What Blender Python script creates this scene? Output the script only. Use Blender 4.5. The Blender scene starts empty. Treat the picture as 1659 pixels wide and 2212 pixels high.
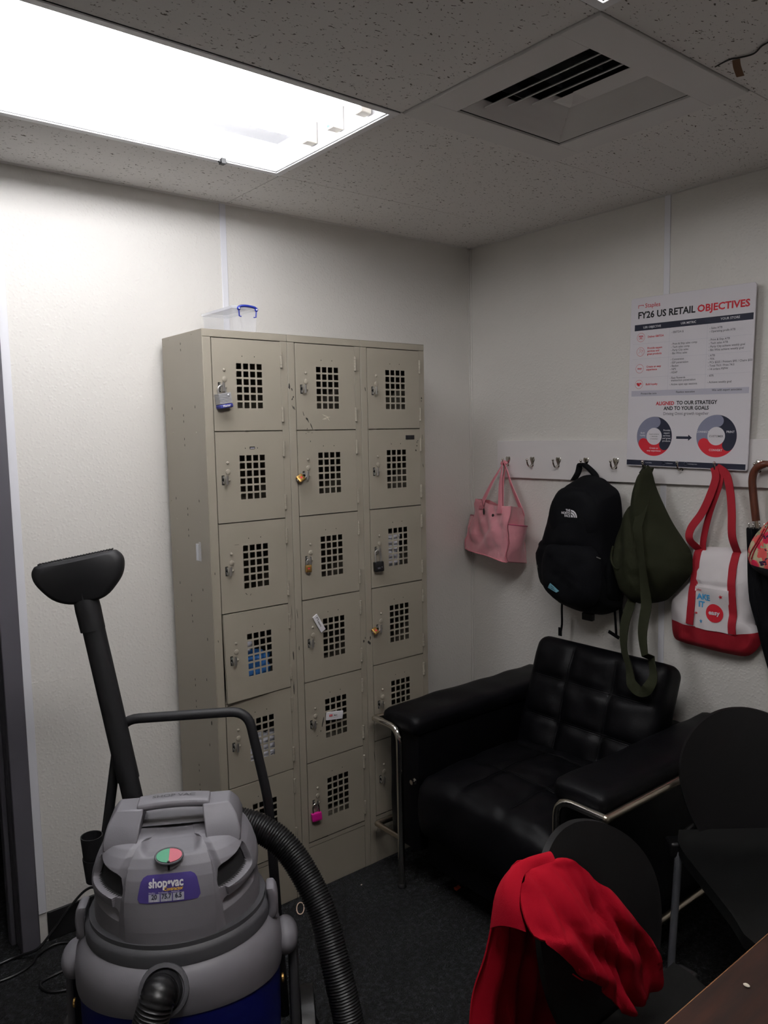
import bpy, bmesh, math, random
from mathutils import Vector, Matrix, noise
random.seed(7)
S = bpy.context.scene
COL = S.collection
PI = math.pi
rad = math.radians

# ------------------------------------------------------------ camera, world, light, exposure
cam_d = bpy.data.cameras.new('camera'); cam = bpy.data.objects.new('camera', cam_d); COL.objects.link(cam)
cr = Vector((0.77896568, -0.62676554, -0.01942753)); cu = Vector((0.07752394, 0.065513, 0.99483571)); cf = Vector((0.62225599, 0.77644897, -0.09962171))
cam.matrix_world = Matrix(((cr.x, cu.x, -cf.x, -2.6037), (cr.y, cu.y, -cf.y, -2.5881), (cr.z, cu.z, -cf.z, 1.6333), (0, 0, 0, 1)))
cam_d.sensor_width = 36; cam_d.sensor_fit = 'AUTO'; cam_d.lens = 1686.12 / 2212 * 36
cam_d.clip_start = 0.02
S.camera = cam
w = bpy.data.worlds.new('world'); S.world = w; w.use_nodes = True
w.node_tree.nodes['Background'].inputs[0].default_value = (0.6, 0.65, 0.8, 1)
w.node_tree.nodes['Background'].inputs[1].default_value = 0.0
S.view_settings.view_transform = 'Standard'; S.view_settings.look = 'None'
S.view_settings.gamma = 1; S.view_settings.use_curve_mapping = False
S.view_settings.exposure = 0.5
S.cycles.use_adaptive_sampling = True; S.cycles.adaptive_threshold = 0.035; S.cycles.max_bounces = 7; S.cycles.diffuse_bounces = 4; S.cycles.glossy_bounces = 3; S.cycles.use_denoising = True
S.cycles.sample_clamp_indirect = 4
TUBE_MAIN = 20.5      # strength of the lamps in the near fixture
TUBE_SECOND = 34.0    # and of those in the far one

# ------------------------------------------------------------ materials
def lin(c):
    return tuple(((v / 255) / 12.92 if v / 255 <= .04045 else ((v / 255 + .055) / 1.055) ** 2.4) for v in c)
def mat(name, rgb, rough=.6, metal=0.0, bump=0.0, bscale=200.0, var=0.0, vscale=8.0, spec=None, trans=0.0, alpha=1.0, emit=0.0, sheen=0.0, coat=0.0, ior=1.45, bdist=.001):
    m = bpy.data.materials.new(name); m.use_nodes = True
    nt = m.node_tree; b = nt.nodes['Principled BSDF']
    c = lin(rgb) + (1,)
    b.inputs['Base Color'].default_value = c
    b.inputs['Roughness'].default_value = rough
    b.inputs['Metallic'].default_value = metal
    b.inputs['IOR'].default_value = ior
    if spec is not None: b.inputs['Specular IOR Level'].default_value = spec
    if trans: b.inputs['Transmission Weight'].default_value = trans
    if alpha < 1: b.inputs['Alpha'].default_value = alpha
    if emit: b.inputs['Emission Color'].default_value = c; b.inputs['Emission Strength'].default_value = emit
    if sheen: b.inputs['Sheen Weight'].default_value = sheen
    if coat: b.inputs['Coat Weight'].default_value = coat
    tc = nt.nodes.new('ShaderNodeTexCoord')
    if var:
        n = nt.nodes.new('ShaderNodeTexNoise'); n.inputs['Scale'].default_value = vscale; n.inputs['Detail'].default_value = 6
        nt.links.new(tc.outputs['Object'], n.inputs['Vector'])
        mx = nt.nodes.new('ShaderNodeMix'); mx.data_type = 'RGBA'; mx.blend_type = 'MULTIPLY'
        mr = nt.nodes.new('ShaderNodeMapRange'); mr.inputs[3].default_value = 1 - var; mr.inputs[4].default_value = 1 + var * .5
        nt.links.new(n.outputs['Fac'], mr.inputs[0])
        cb = nt.nodes.new('ShaderNodeCombineColor')
        for k in range(3): nt.links.new(mr.outputs[0], cb.inputs[k])
        mx.inputs[0].default_value = 1; mx.inputs[6].default_value = c
        nt.links.new(cb.outputs[0], mx.inputs[7]); nt.links.new(mx.outputs[2], b.inputs['Base Color'])
    if bump:
        n = nt.nodes.new('ShaderNodeTexNoise'); n.inputs['Scale'].default_value = bscale; n.inputs['Detail'].default_value = 3
        nt.links.new(tc.outputs['Object'], n.inputs['Vector'])
        bp = nt.nodes.new('ShaderNodeBump'); bp.inputs['Strength'].default_value = bump; bp.inputs['Distance'].default_value = bdist
        nt.links.new(n.outputs['Fac'], bp.inputs['Height']); nt.links.new(bp.outputs[0], b.inputs['Normal'])
    return m

def pebbled(name, rgb):
    m = mat(name, rgb, .38, var=.07, vscale=1.6)
    nt = m.node_tree; b = nt.nodes['Principled BSDF']; tc = nt.nodes.new('ShaderNodeTexCoord')
    v = nt.nodes.new('ShaderNodeTexVoronoi'); v.inputs['Scale'].default_value = 110; v.inputs['Randomness'].default_value = 1
    v.feature = 'SMOOTH_F1'
    nt.links.new(tc.outputs['Object'], v.inputs['Vector'])
    mr = nt.nodes.new('ShaderNodeMapRange'); mr.inputs[1].default_value = .15; mr.inputs[2].default_value = .45; mr.inputs[3].default_value = 1; mr.inputs[4].default_value = 0
    nt.links.new(v.outputs['Distance'], mr.inputs[0])
    n = nt.nodes.new('ShaderNodeTexNoise'); n.inputs['Scale'].default_value = 45; nt.links.new(tc.outputs['Object'], n.inputs['Vector'])
    ml = nt.nodes.new('ShaderNodeMath'); ml.operation = 'MULTIPLY'
    nt.links.new(mr.outputs[0], ml.inputs[0]); nt.links.new(n.outputs['Fac'], ml.inputs[1])
    bp = nt.nodes.new('ShaderNodeBump'); bp.inputs['Strength'].default_value = .6; bp.inputs['Distance'].default_value = .0015
    nt.links.new(ml.outputs[0], bp.inputs['Height']); nt.links.new(bp.outputs[0], b.inputs['Normal'])
    return m
def tilemat():
    m = mat('acoustic_tile', (232, 229, 226), .9, var=.05, vscale=3)
    nt = m.node_tree; b = nt.nodes['Principled BSDF']; tc = nt.nodes.new('ShaderNodeTexCoord')
    mp = nt.nodes.new('ShaderNodeMapping'); mp.inputs['Scale'].default_value = (1.0, 1.7, 1); mp.inputs['Rotation'].default_value = (0, 0, .4)
    nt.links.new(tc.outputs['Object'], mp.inputs['Vector'])
    n = nt.nodes.new('ShaderNodeTexNoise'); n.inputs['Scale'].default_value = 95; n.inputs['Detail'].default_value = 1.5; n.inputs['Distortion'].default_value = .6
    nt.links.new(mp.outputs[0], n.inputs['Vector'])
    r = nt.nodes.new('ShaderNodeMapRange'); r.inputs[1].default_value = .665; r.inputs[2].default_value = .70
    nt.links.new(n.outputs['Fac'], r.inputs[0])
    mx = nt.nodes.new('ShaderNodeMix'); mx.data_type = 'RGBA'
    src = b.inputs['Base Color'].links[0].from_socket
    nt.links.new(r.outputs[0], mx.inputs[0]); nt.links.new(src, mx.inputs[6]); mx.inputs[7].default_value = lin((104, 97, 88)) + (1,)
    nt.links.new(mx.outputs[2], b.inputs['Base Color'])
    bp = nt.nodes.new('ShaderNodeBump'); bp.invert = True; bp.inputs['Strength'].default_value = .6; bp.inputs['Distance'].default_value = .002
    nt.links.new(r.outputs[0], bp.inputs['Height']); nt.links.new(bp.outputs[0], b.inputs['Normal'])
    return m
def carpetmat():
    m = mat('carpet_loop', (36, 38, 42), .95)
    nt = m.node_tree; b = nt.nodes['Principled BSDF']; tc = nt.nodes.new('ShaderNodeTexCoord')
    v = nt.nodes.new('ShaderNodeTexVoronoi'); v.inputs['Scale'].default_value = 190
    nt.links.new(tc.outputs['Object'], v.inputs['Vector'])
    n = nt.nodes.new('ShaderNodeTexNoise'); n.inputs['Scale'].default_value = 60; n.inputs['Detail'].default_value = 5; nt.links.new(tc.outputs['Object'], n.inputs['Vector'])
    br = nt.nodes.new('ShaderNodeTexBrick'); br.inputs['Scale'].default_value = 2.2
    br.inputs['Color1'].default_value = (1, 1, 1, 1); br.inputs['Color2'].default_value = (.55, .55, .58, 1); br.inputs['Mortar'].default_value = (.7, .7, .7, 1); br.inputs['Mortar Size'].default_value = 0.002
    nt.links.new(tc.outputs['Object'], br.inputs['Vector'])
    cr_ = nt.nodes.new('ShaderNodeValToRGB')
    cr_.color_ramp.elements[0].position = .46; cr_.color_ramp.elements[0].color = lin((5, 6, 7)) + (1,)
    cr_.color_ramp.elements[1].position = .74; cr_.color_ramp.elements[1].color = lin((44, 46, 50)) + (1,)
    nt.links.new(n.outputs['Fac'], cr_.inputs[0])
    mx = nt.nodes.new('ShaderNodeMix'); mx.data_type = 'RGBA'; mx.blend_type = 'MULTIPLY'; mx.inputs[0].default_value = .8
    nt.links.new(cr_.outputs[0], mx.inputs[6]); nt.links.new(br.outputs['Color'], mx.inputs[7]); nt.links.new(mx.outputs[2], b.inputs['Base Color'])
    bp = nt.nodes.new('ShaderNodeBump'); bp.inputs['Strength'].default_value = 1; bp.inputs['Distance'].default_value = .004; bp.invert = True
    nt.links.new(v.outputs['Distance'], bp.inputs['Height']); nt.links.new(bp.outputs[0], b.inputs['Normal'])
    return m
def woodmat(name, a, c, scale=3, rough=.5, stretch=(1, 14, 14)):
    m = mat(name, a, rough)
    nt = m.node_tree; b = nt.nodes['Principled BSDF']; tc = nt.nodes.new('ShaderNodeTexCoord')
    mp = nt.nodes.new('ShaderNodeMapping'); mp.inputs['Scale'].default_value = stretch; nt.links.new(tc.outputs['Object'], mp.inputs['Vector'])
    n = nt.nodes.new('ShaderNodeTexNoise'); n.inputs['Scale'].default_value = scale; n.inputs['Detail'].default_value = 8; n.inputs['Roughness'].default_value = .65
    nt.links.new(mp.outputs[0], n.inputs['Vector'])
    r = nt.nodes.new('ShaderNodeValToRGB'); r.color_ramp.elements[0].position = .35; r.color_ramp.elements[1].position = .68
    r.color_ramp.elements[0].color = lin(a) + (1,); r.color_ramp.elements[1].color = lin(c) + (1,)
    nt.links.new(n.outputs['Fac'], r.inputs[0]); nt.links.new(r.outputs[0], b.inputs['Base Color'])
    return m
def floralmat():
    m = mat('floral_fabric', (214, 200, 172), .8)
    nt = m.node_tree; b = nt.nodes['Principled BSDF']; tc = nt.nodes.new('ShaderNodeTexCoord')
    prev = None
    base = (196, 184, 150)
    def layer(prev, scale, thr, col, seed, soft=.02):
        mp = nt.nodes.new('ShaderNodeMapping'); mp.inputs['Location'].default_value = (seed, seed * 1.7, seed * .6); nt.links.new(tc.outputs['Object'], mp.inputs['Vector'])
        ns = nt.nodes.new('ShaderNodeTexNoise'); ns.inputs['Scale'].default_value = scale * 2.2; nt.links.new(mp.outputs[0], ns.inputs['Vector'])
        ad = nt.nodes.new('ShaderNodeMix'); ad.data_type = 'RGBA'; ad.blend_type = 'LINEAR_LIGHT'; ad.inputs[0].default_value = .012
        nt.links.new(mp.outputs[0], ad.inputs[6]); nt.links.new(ns.outputs['Color'], ad.inputs[7])
        v = nt.nodes.new('ShaderNodeTexVoronoi'); v.inputs['Scale'].default_value = scale; nt.links.new(ad.outputs[2], v.inputs['Vector'])
        r = nt.nodes.new('ShaderNodeMapRange'); r.inputs[1].default_value = thr; r.inputs[2].default_value = thr + soft; r.inputs[3].default_value = 1; r.inputs[4].default_value = 0
        nt.links.new(v.outputs['Distance'], r.inputs[0])
        mx = nt.nodes.new('ShaderNodeMix'); mx.data_type = 'RGBA'; nt.links.new(r.outputs[0], mx.inputs[0])
        if prev is None: mx.inputs[6].default_value = lin(base) + (1,)
        else: nt.links.new(prev, mx.inputs[6])
        mx.inputs[7].default_value = lin(col) + (1,)
        return mx.outputs[2]
    p = layer(None, 30, .42, (150, 152, 120), 3)
    p = layer(p, 26, .50, (222, 92, 88), 0)
    p = layer(p, 24, .38, (205, 30, 72), 1.3)
    p = layer(p, 42, .24, (52, 30, 62), 2.1)
    nt.links.new(p, b.inputs['Base Color'])
    return m

def twotone(name, a, b_, z0, ky, k2=0.0, y2=0.0, rough=.85, base=None):
    m = base or mat(name, a, rough, bump=.3, bscale=700)
    nt = m.node_tree; b = nt.nodes['Principled BSDF']; tc = nt.nodes.new('ShaderNodeTexCoord'); sx = nt.nodes.new('ShaderNodeSeparateXYZ'); nt.links.new(tc.outputs['Object'], sx.inputs[0])
    def math_(op, i0, i1):
        n = nt.nodes.new('ShaderNodeMath'); n.operation = op
        for k, v in enumerate((i0, i1)):
            if hasattr(v, 'links'): nt.links.new(v, n.inputs[k])
            else: n.inputs[k].default_value = v
        return n.outputs[0]
    line = math_('ADD', math_('MULTIPLY', sx.outputs[1], ky), z0)
    line = math_('ADD', line, math_('MULTIPLY', math_('MAXIMUM', math_('SUBTRACT', y2, sx.outputs[1]), 0.0), k2))
    fac = math_('LESS_THAN', sx.outputs[2], line)
    mx = nt.nodes.new('ShaderNodeMix'); mx.data_type = 'RGBA'; nt.links.new(fac, mx.inputs[0])
    lk = b.inputs['Base Color'].links
    if lk: nt.links.new(lk[0].from_socket, mx.inputs[6])
    else: mx.inputs[6].default_value = lin(a) + (1,)
    mx.inputs[7].default_value = lin(b_) + (1,); nt.links.new(mx.outputs[2], b.inputs['Base Color'])
    return m
M = {}
M['wall'] = pebbled('wall_panel', (223, 220, 215))
M['batten'] = mat('batten_white', (226, 226, 232), .35)
M['tile'] = tilemat()
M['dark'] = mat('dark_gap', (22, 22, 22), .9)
M['carpet'] = carpetmat()
M['rubber'] = mat('rubber_base', (20, 20, 22), .6)
M['lampwhite'] = mat('fixture_white', (238, 238, 240), .35)
M['tube1'] = mat('lamp_tube', (250, 250, 252), .5, emit=TUBE_MAIN)
M['tube2'] = mat('lamp_tube_far', (253, 250, 248), .5, emit=TUBE_SECOND)
M['socket'] = mat('lampholder_plastic', (214, 208, 196), .5)
M['green'] = mat('green_label', (40, 150, 110), .5)
M['ventpaint'] = mat('diffuser_paint', (222, 219, 217), .5)
M['doormetal'] = mat('door_frame_paint', (82, 80, 87), .45, bump=.1, bscale=300)
M['locker'] = mat('locker_enamel', (150, 143, 130), .42, var=.06, vscale=5, bump=.06, bscale=260)
M['chip'] = mat('chipped_enamel', (40, 38, 36), .6)
M['scratch'] = mat('scratched_enamel', (205, 196, 178), .6)
M['steel'] = mat('plated_steel', (176, 173, 170), .32, metal=.75, bump=.05)
M['chrome'] = mat('polished_chrome', (215, 212, 205), .12, metal=1)
M['wornchrome'] = mat('worn_chrome', (190, 180, 165), .28, metal=1, bump=.2, bscale=120)
M['brass'] = mat('brass', (160, 126, 70), .35, metal=.8)
M['padgrey'] = mat('laminated_steel', (196, 196, 200), .35, metal=.45)
M['bluevinyl'] = mat('blue_bumper', (58, 62, 130), .35)
M['blackplastic'] = mat('black_plastic', (20, 20, 22), .38)
M['pinkpaint'] = mat('magenta_plastic', (190, 24, 130), .4)
M['white'] = mat('white_plastic', (228, 226, 230), .45)
M['redink'] = mat('red_ink', (200, 32, 48), .6)
M['navyink'] = mat('navy_ink', (28, 32, 52), .6)
M['blackink'] = mat('black_ink', (14, 14, 20), .6)
M['greyink'] = mat('grey_ink', (92, 90, 98), .6)
M['lilac'] = mat('lilac_band', (190, 188, 202), .6)
M['slate'] = mat('slate_ink', (128, 130, 152), .6)
M['card'] = mat('foam_board', (222, 218, 224), .5)
M['whiteink'] = mat('white_ink', (228, 226, 230), .6)
M['board'] = mat('painted_board', (226, 222, 222), .45, bump=.03)
M['clear'] = mat('clear_plastic', (236, 238, 246), .12, alpha=.13, spec=.5)
M['clearrim'] = mat('clear_plastic_rim', (240, 242, 250), .2, alpha=.38)
M['bluehandle'] = mat('blue_handle', (34, 48, 140), .35)
M['pink'] = mat('pink_nylon', (226, 150, 160), .55, bump=.5, bscale=260, var=.1, vscale=40, sheen=.3)
M['pinkstrap'] = mat('pink_webbing', (222, 140, 152), .7, bump=.4, bscale=500)
M['pinklining'] = mat('pink_lining', (170, 62, 96), .7)
M['blackcloth'] = mat('black_nylon', (4, 5, 9), .8, bump=.5, bscale=500, spec=.2)
M['blackmesh'] = mat('black_mesh', (3, 4, 6), .9, bump=.6, bscale=700, spec=.15)
M['teal'] = mat('teal_patch', (120, 178, 196), .6)
M['olive'] = mat('olive_canvas', (36, 38, 24), .9, spec=.2, bump=.4, bscale=600, var=.15, vscale=14)
M['canvas'] = mat('white_canvas', (226, 220, 222), .85, bump=.3, bscale=700)
M['redcanvas'] = mat('red_canvas', (150, 14, 32), .8, bump=.3, bscale=700)
M['skyblueink'] = mat('sky_blue_ink', (70, 165, 220), .7)
M['crook'] = woodmat('umbrella_wood', (72, 36, 24), (98, 52, 34), 30, .35, (6, 6, 1))
M['floral'] = twotone('', None, (12, 13, 18), .045, .10, base=floralmat())
M['totecloth'] = twotone('tote_cloth', (226, 220, 222), (150, 14, 32), .0765, .03, .24, -.07)
M['leather'] = mat('black_leather', (5, 5, 8), .5, bump=.3, bscale=240, spec=.2)
M['tabletop'] = woodmat('walnut_laminate', (30, 17, 11), (52, 28, 18), 2.5, .42, (2, 16, 1))
M['tableedge'] = woodmat('raw_edge', (128, 88, 54), (96, 62, 38), 12, .6)
M['chairplastic'] = mat('charcoal_plastic', (17, 16, 17), .55, bump=.15, bscale=400, spec=.3)
M['chairfabric'] = mat('seat_vinyl', (6, 7, 7), .55, bump=.2, bscale=300, spec=.3)
M['greymetal'] = mat('grey_powdercoat', (96, 98, 104), .4)
M['redknit'] = mat('red_jersey', (150, 8, 28), .9, bump=.4, bscale=600, spec=.15)
M['vacgrey'] = mat('vac_grey_plastic', (118, 116, 122), .5, bump=.12, bscale=350, var=.07, vscale=20)
M['vacdark'] = mat('vac_dark_grey', (72, 72, 76), .55, bump=.1, bscale=350)
M['vacblue'] = mat('vac_blue_tank', (12, 20, 88), .4)
M['vachole'] = mat('vent_black', (24, 24, 26), .7)
M['hose'] = mat('black_hose', (17, 17, 19), .4)
M['wand'] = mat('matte_black_tube', (21, 21, 24), .55)
M['purple'] = mat('label_purple', (66, 54, 120), .4)
M['yellowink'] = mat('yellow_ink', (238, 190, 50), .5)
M['labelgrey'] = mat('label_silver', (172, 172, 186), .5)
M['switchgreen'] = mat('switch_green', (24, 130, 90), .4)
M['switchred'] = mat('switch_red', (176, 66, 84), .4)
M['bandwhite'] = mat('rubber_band_white', (224, 196, 176), .6)
M['orange'] = mat('orange_scrap', (190, 70, 36), .6)
M['bluebag'] = mat('blue_plastic_film', (60, 120, 190), .35)
M['whitebag'] = mat('white_plastic_film', (215, 215, 225), .35)
M['brown'] = mat('brown_flake', (124, 92, 70), .8)

# ------------------------------------------------------------ mesh builder
class MB:
    def __init__(s): s.v = []; s.f = []; s.m = []
    def add(s, vs, fs, mi=0):
        o = len(s.v); s.v += [Vector(p) for p in vs]
        s.f += [tuple(i + o for i in f) for f in fs]; s.m += [mi] * len(fs); return s
    def box(s, x0, x1, y0, y1, z0, z1, mi=0):
        if x0 > x1: x0, x1 = x1, x0
        if y0 > y1: y0, y1 = y1, y0
        if z0 > z1: z0, z1 = z1, z0
        return s.add([(x, y, z) for x in (x0, x1) for y in (y0, y1) for z in (z0, z1)],
                     [(0, 1, 3, 2), (4, 6, 7, 5), (0, 4, 5, 1), (2, 3, 7, 6), (0, 2, 6, 4), (1, 5, 7, 3)], mi)
    def obox(s, c, size, R=None, mi=0):
        a, b, d = [k / 2 for k in size]; R = R or Matrix.Identity(3); c = Vector(c)
        return s.add([c + R @ Vector((x, y, z)) for x in (-a, a) for y in (-b, b) for z in (-d, d)],
                     [(0, 1, 3, 2), (4, 6, 7, 5), (0, 4, 5, 1), (2, 3, 7, 6), (0, 2, 6, 4), (1, 5, 7, 3)], mi)
    def rings(s, rings, mi=0, cap=True, closed=True):
        n = len(rings[0]); vs = [p for r in rings for p in r]; fs = []
        for i in range(len(rings) - 1):
            for j in range(n if closed else n - 1):
                k = (j + 1) % n
                fs.append((i * n + j, i * n + k, (i + 1) * n + k, (i + 1) * n + j))
        if cap:
            fs.append(tuple(range(n))[::-1]); fs.append(tuple((len(rings) - 1) * n + j for j in range(n)))
        return s.add(vs, fs, mi)
    def tube(s, pts, r, n=10, mi=0, cap=True, flat=1.0, up=None):
        pts = [Vector(p) for p in pts]; R = []
        rr = r if hasattr(r, '__len__') else [r] * len(pts)
        t0 = (pts[1] - pts[0]).normalized()
        a = Vector(up) if up else (Vector((0, 0, 1)) if abs(t0.z) < .9 else Vector((1, 0, 0)))
        for i, p in enumerate(pts):
            t = (pts[min(i + 1, len(pts) - 1)] - pts[max(i - 1, 0)]).normalized()
            a = (a - t * a.dot(t)).normalized(); b = t.cross(a)
            R.append([p + (a * math.cos(k * 2 * PI / n) * flat + b * math.sin(k * 2 * PI / n)) * rr[i] for k in range(n)])
        return s.rings(R, mi, cap)
    def lathe(s, prof, c=(0, 0, 0), n=40, mi=0, R=None, sx=1, sy=1, cap=True):
        R = R or Matrix.Identity(3); c = Vector(c)
        return s.rings([[c + R @ Vector((r * math.cos(k * 2 * PI / n) * sx, r * math.sin(k * 2 * PI / n) * sy, z)) for k in range(n)] for r, z in prof], mi, cap)
    def ribbon(s, pts, wvec, th=.002, mi=0):
        """flat strap along pts; wvec = half width vector (or list)"""
        pts = [Vector(p) for p in pts]; R = []
        for i, p in enumerate(pts):
            t = (pts[min(i + 1, len(pts) - 1)] - pts[max(i - 1, 0)]).normalized()
            wv = Vector(wvec[i] if hasattr(wvec[0], '__len__') else wvec)
            nn = t.cross(wv).normalized() * th / 2
            R.append([p - wv - nn, p - wv * .5 - nn * 1.3, p + wv * .5 - nn * 1.3, p + wv - nn, p + wv + nn, p + wv * .5 + nn * 1.3, p - wv * .5 + nn * 1.3, p - wv + nn])
        return s.rings(R, mi)
    def poly(s, pts, d, mi=0, both=True):
        """extrude polygon pts by vector d"""
        n = len(pts); d = Vector(d); a = [Vector(p) for p in pts]; b = [p + d for p in a]
        fs = [(j, (j + 1) % n, n + (j + 1) % n, n + j) for j in range(n)] + [tuple(range(n))[::-1], tuple(n + j for j in range(n))]
        return s.add(a + b, fs, mi)
    def sphere(s, c, r, n=12, mi=0, sc=(1, 1, 1)):
        c = Vector(c); R = []
        for i in range(n // 2 + 1):
            ph = -PI / 2 + PI * i / (n // 2); q = max(math.cos(ph), .02)
            R.append([c + Vector((q * math.cos(k * 2 * PI / n) * r * sc[0], q * math.sin(k * 2 * PI / n) * r * sc[1], math.sin(ph) * r * sc[2])) for k in range(n)])
        return s.rings(R, mi)
    def text(s, body, size, T, mi=0, bold=0.0, align='LEFT', fn=None, sx=1.0, res=3):
        vs, fs = textgeo(body, size, bold, align, res)
        vs = [Vector((p[0] * sx, p[1], 0)) for p in vs]
        vs = [fn(p.x, p.y) for p in vs] if fn else [T @ p for p in vs]
        return s.add(vs, fs, mi)
    def build(s, name, mats, parent=None, sharp=35, bevel=0, bseg=2, sub=0, label=None, recalc=True):
        me = bpy.data.meshes.new(name)
        vs = s.v
        if parent is not None: inv = INV[parent.name]; vs = [inv @ p for p in vs]
        me.from_pydata([tuple(p) for p in vs], [], s.f)
        if not isinstance(mats, (list, tuple)): mats = [mats]
        for m in mats: me.materials.append(m)
        me.polygons.foreach_set('material_index', s.m)
        if recalc:
            bm = bmesh.new(); bm.from_mesh(me); bmesh.ops.recalc_face_normals(bm, faces=bm.faces); bm.to_mesh(me); bm.free()
        me.polygons.foreach_set('use_smooth', [sharp > 0] * len(me.polygons))
        if sharp: me.set_sharp_from_angle(angle=rad(sharp))
        me.update()
        o = bpy.data.objects.new(name, me); COL.objects.link(o)
        if parent is not None: o.parent = parent; INV[o.name] = INV[parent.name]
        if bevel:
            b = o.modifiers.new('bevel', 'BEVEL'); b.width = bevel; b.segments = bseg; b.limit_method = 'ANGLE'; b.angle_limit = rad(40); b.harden_normals = False
        if sub:
            b = o.modifiers.new('sub', 'SUBSURF'); b.levels = sub; b.render_levels = sub
        if label: o['label'] = label
        return o
INV = {}
_tc = {}
def textgeo(body, size, bold, align, res):
    key = (body, size, bold, align, res)
    if key in _tc: return _tc[key]
    cu_ = bpy.data.curves.new('t', 'FONT'); cu_.body = body; cu_.size = size; cu_.offset = bold * size; cu_.align_x = align; cu_.resolution_u = res
    cu_.fill_mode = 'FRONT'
    ob = bpy.data.objects.new('t', cu_); COL.objects.link(ob)
    dg = bpy.context.evaluated_depsgraph_get(); dg.update()
    me = bpy.data.meshes.new_from_object(ob.evaluated_get(dg))
    r = ([tuple(v.co) for v in me.vertices], [tuple(p.vertices) for p in me.polygons])
    bpy.data.objects.remove(ob); bpy.data.curves.remove(cu_); bpy.data.meshes.remove(me)
    _tc[key] = r
    return r
def thing(name, label, cat, loc=(0, 0, 0), rz=0, group=None, rot=None):
    o = bpy.data.objects.new(name, None); COL.objects.link(o); o.empty_display_size = .05
    o.location = loc; o.rotation_euler = rot or (0, 0, rz)
    o['label'] = label; o['category'] = cat
    if group: o['group'] = group
    Mx = Matrix.Translation(Vector(loc)) @ (Matrix.Rotation(rz, 4, 'Z'))
    INV[o.name] = Mx.inverted()
    return o
def tag(o, label, cat, group=None):
    o['label'] = label; o['category'] = cat
    if group: o['group'] = group
    return o
def struct(name, mb, m, **k):
    o = mb.build(name, m, **k); o['kind'] = 'structure'; return o
def local(t):
    """a builder in a thing's own frame: verts get multiplied to world first"""
    return INV[t.name].inverted()
def spl(pts, n=6, closed=False):
    pts = [Vector(p) for p in pts]; o = []; N = len(pts)
    rng = range(N) if closed else range(N - 1)
    for i in rng:
        if closed: p0, p1, p2, p3 = pts[i - 1], pts[i], pts[(i + 1) % N], pts[(i + 2) % N]
        else: p0, p1, p2, p3 = pts[max(i - 1, 0)], pts[i], pts[i + 1], pts[min(i + 2, N - 1)]
        for k in range(n):
            t = k / n
            o.append(.5 * ((2 * p1) + (p2 - p0) * t + (2 * p0 - 5 * p1 + 4 * p2 - p3) * t * t + (3 * p1 - p0 - 3 * p2 + p3) * t ** 3))
    if not closed: o.append(pts[-1])
    return o
def fillet(pts, r, n=5):
    """polyline with rounded corners"""
    pts = [Vector(p) for p in pts]; o = [pts[0]]
    for i in range(1, len(pts) - 1):
        a = (pts[i - 1] - pts[i]); b = (pts[i + 1] - pts[i]); d = min(r, a.length * .49, b.length * .49)
        A = pts[i] + a.normalized() * d; B = pts[i] + b.normalized() * d
        for k in range(n + 1):
            t = k / n; o.append(A * (1 - t) ** 2 + pts[i] * 2 * t * (1 - t) + B * t * t)
    o.append(pts[-1]); return o
def rbox(mb, c, size, r, seg=(8, 8, 8), fn=None, mi=0, R=None):
    """rounded box with even subdivisions; fn displaces local points"""
    c = Vector(c); hx, hy, hz = [k / 2 for k in size]; R = R or Matrix.Identity(3)
    idx = {}; vs = []; fs = []
    nx, ny, nz = seg
    def sp(i, n, h):
        t = i / n
        return -h + 2 * h * t
    def V(i, j, k):
        key = (i, j, k)
        if key in idx: return idx[key]
        p = Vector((sp(i, nx, hx), sp(j, ny, hy), sp(k, nz, hz)))
        q = Vector((max(-hx + r, min(hx - r, p.x)), max(-hy + r, min(hy - r, p.y)), max(-hz + r, min(hz - r, p.z))))
        dv = p - q
        # spread samples round the edge
        if dv.length > 1e-9: p = q + dv.normalized() * r
        if fn: p = fn(p, Vector((i / nx, j / ny, k / nz)))
        idx[key] = len(vs); vs.append(c + R @ p); return idx[key]
    for i in range(nx):
        for j in range(ny):
            fs.append((V(i, j, 0), V(i, j + 1, 0), V(i + 1, j + 1, 0), V(i + 1, j, 0))); fs.append((V(i, j, nz), V(i + 1, j, nz), V(i + 1, j + 1, nz), V(i, j + 1, nz)))
    for i in range(nx):
        for k in range(nz):
            fs.append((V(i, 0, k), V(i + 1, 0, k), V(i + 1, 0, k + 1), V(i, 0, k + 1))); fs.append((V(i, ny, k), V(i, ny, k + 1), V(i + 1, ny, k + 1), V(i + 1, ny, k)))
    for j in range(ny):
        for k in range(nz):
            fs.append((V(0, j, k), V(0, j, k + 1), V(0, j + 1, k + 1), V(0, j + 1, k))); fs.append((V(nx, j, k), V(nx, j + 1, k), V(nx, j + 1, k + 1), V(nx, j, k + 1)))
    return mb.add(vs, fs, mi)
def N3(p, f=1.0, s=0.0): return noise.noise(Vector((p[0] * f + s, p[1] * f + s * 1.3, p[2] * f - s)))
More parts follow.
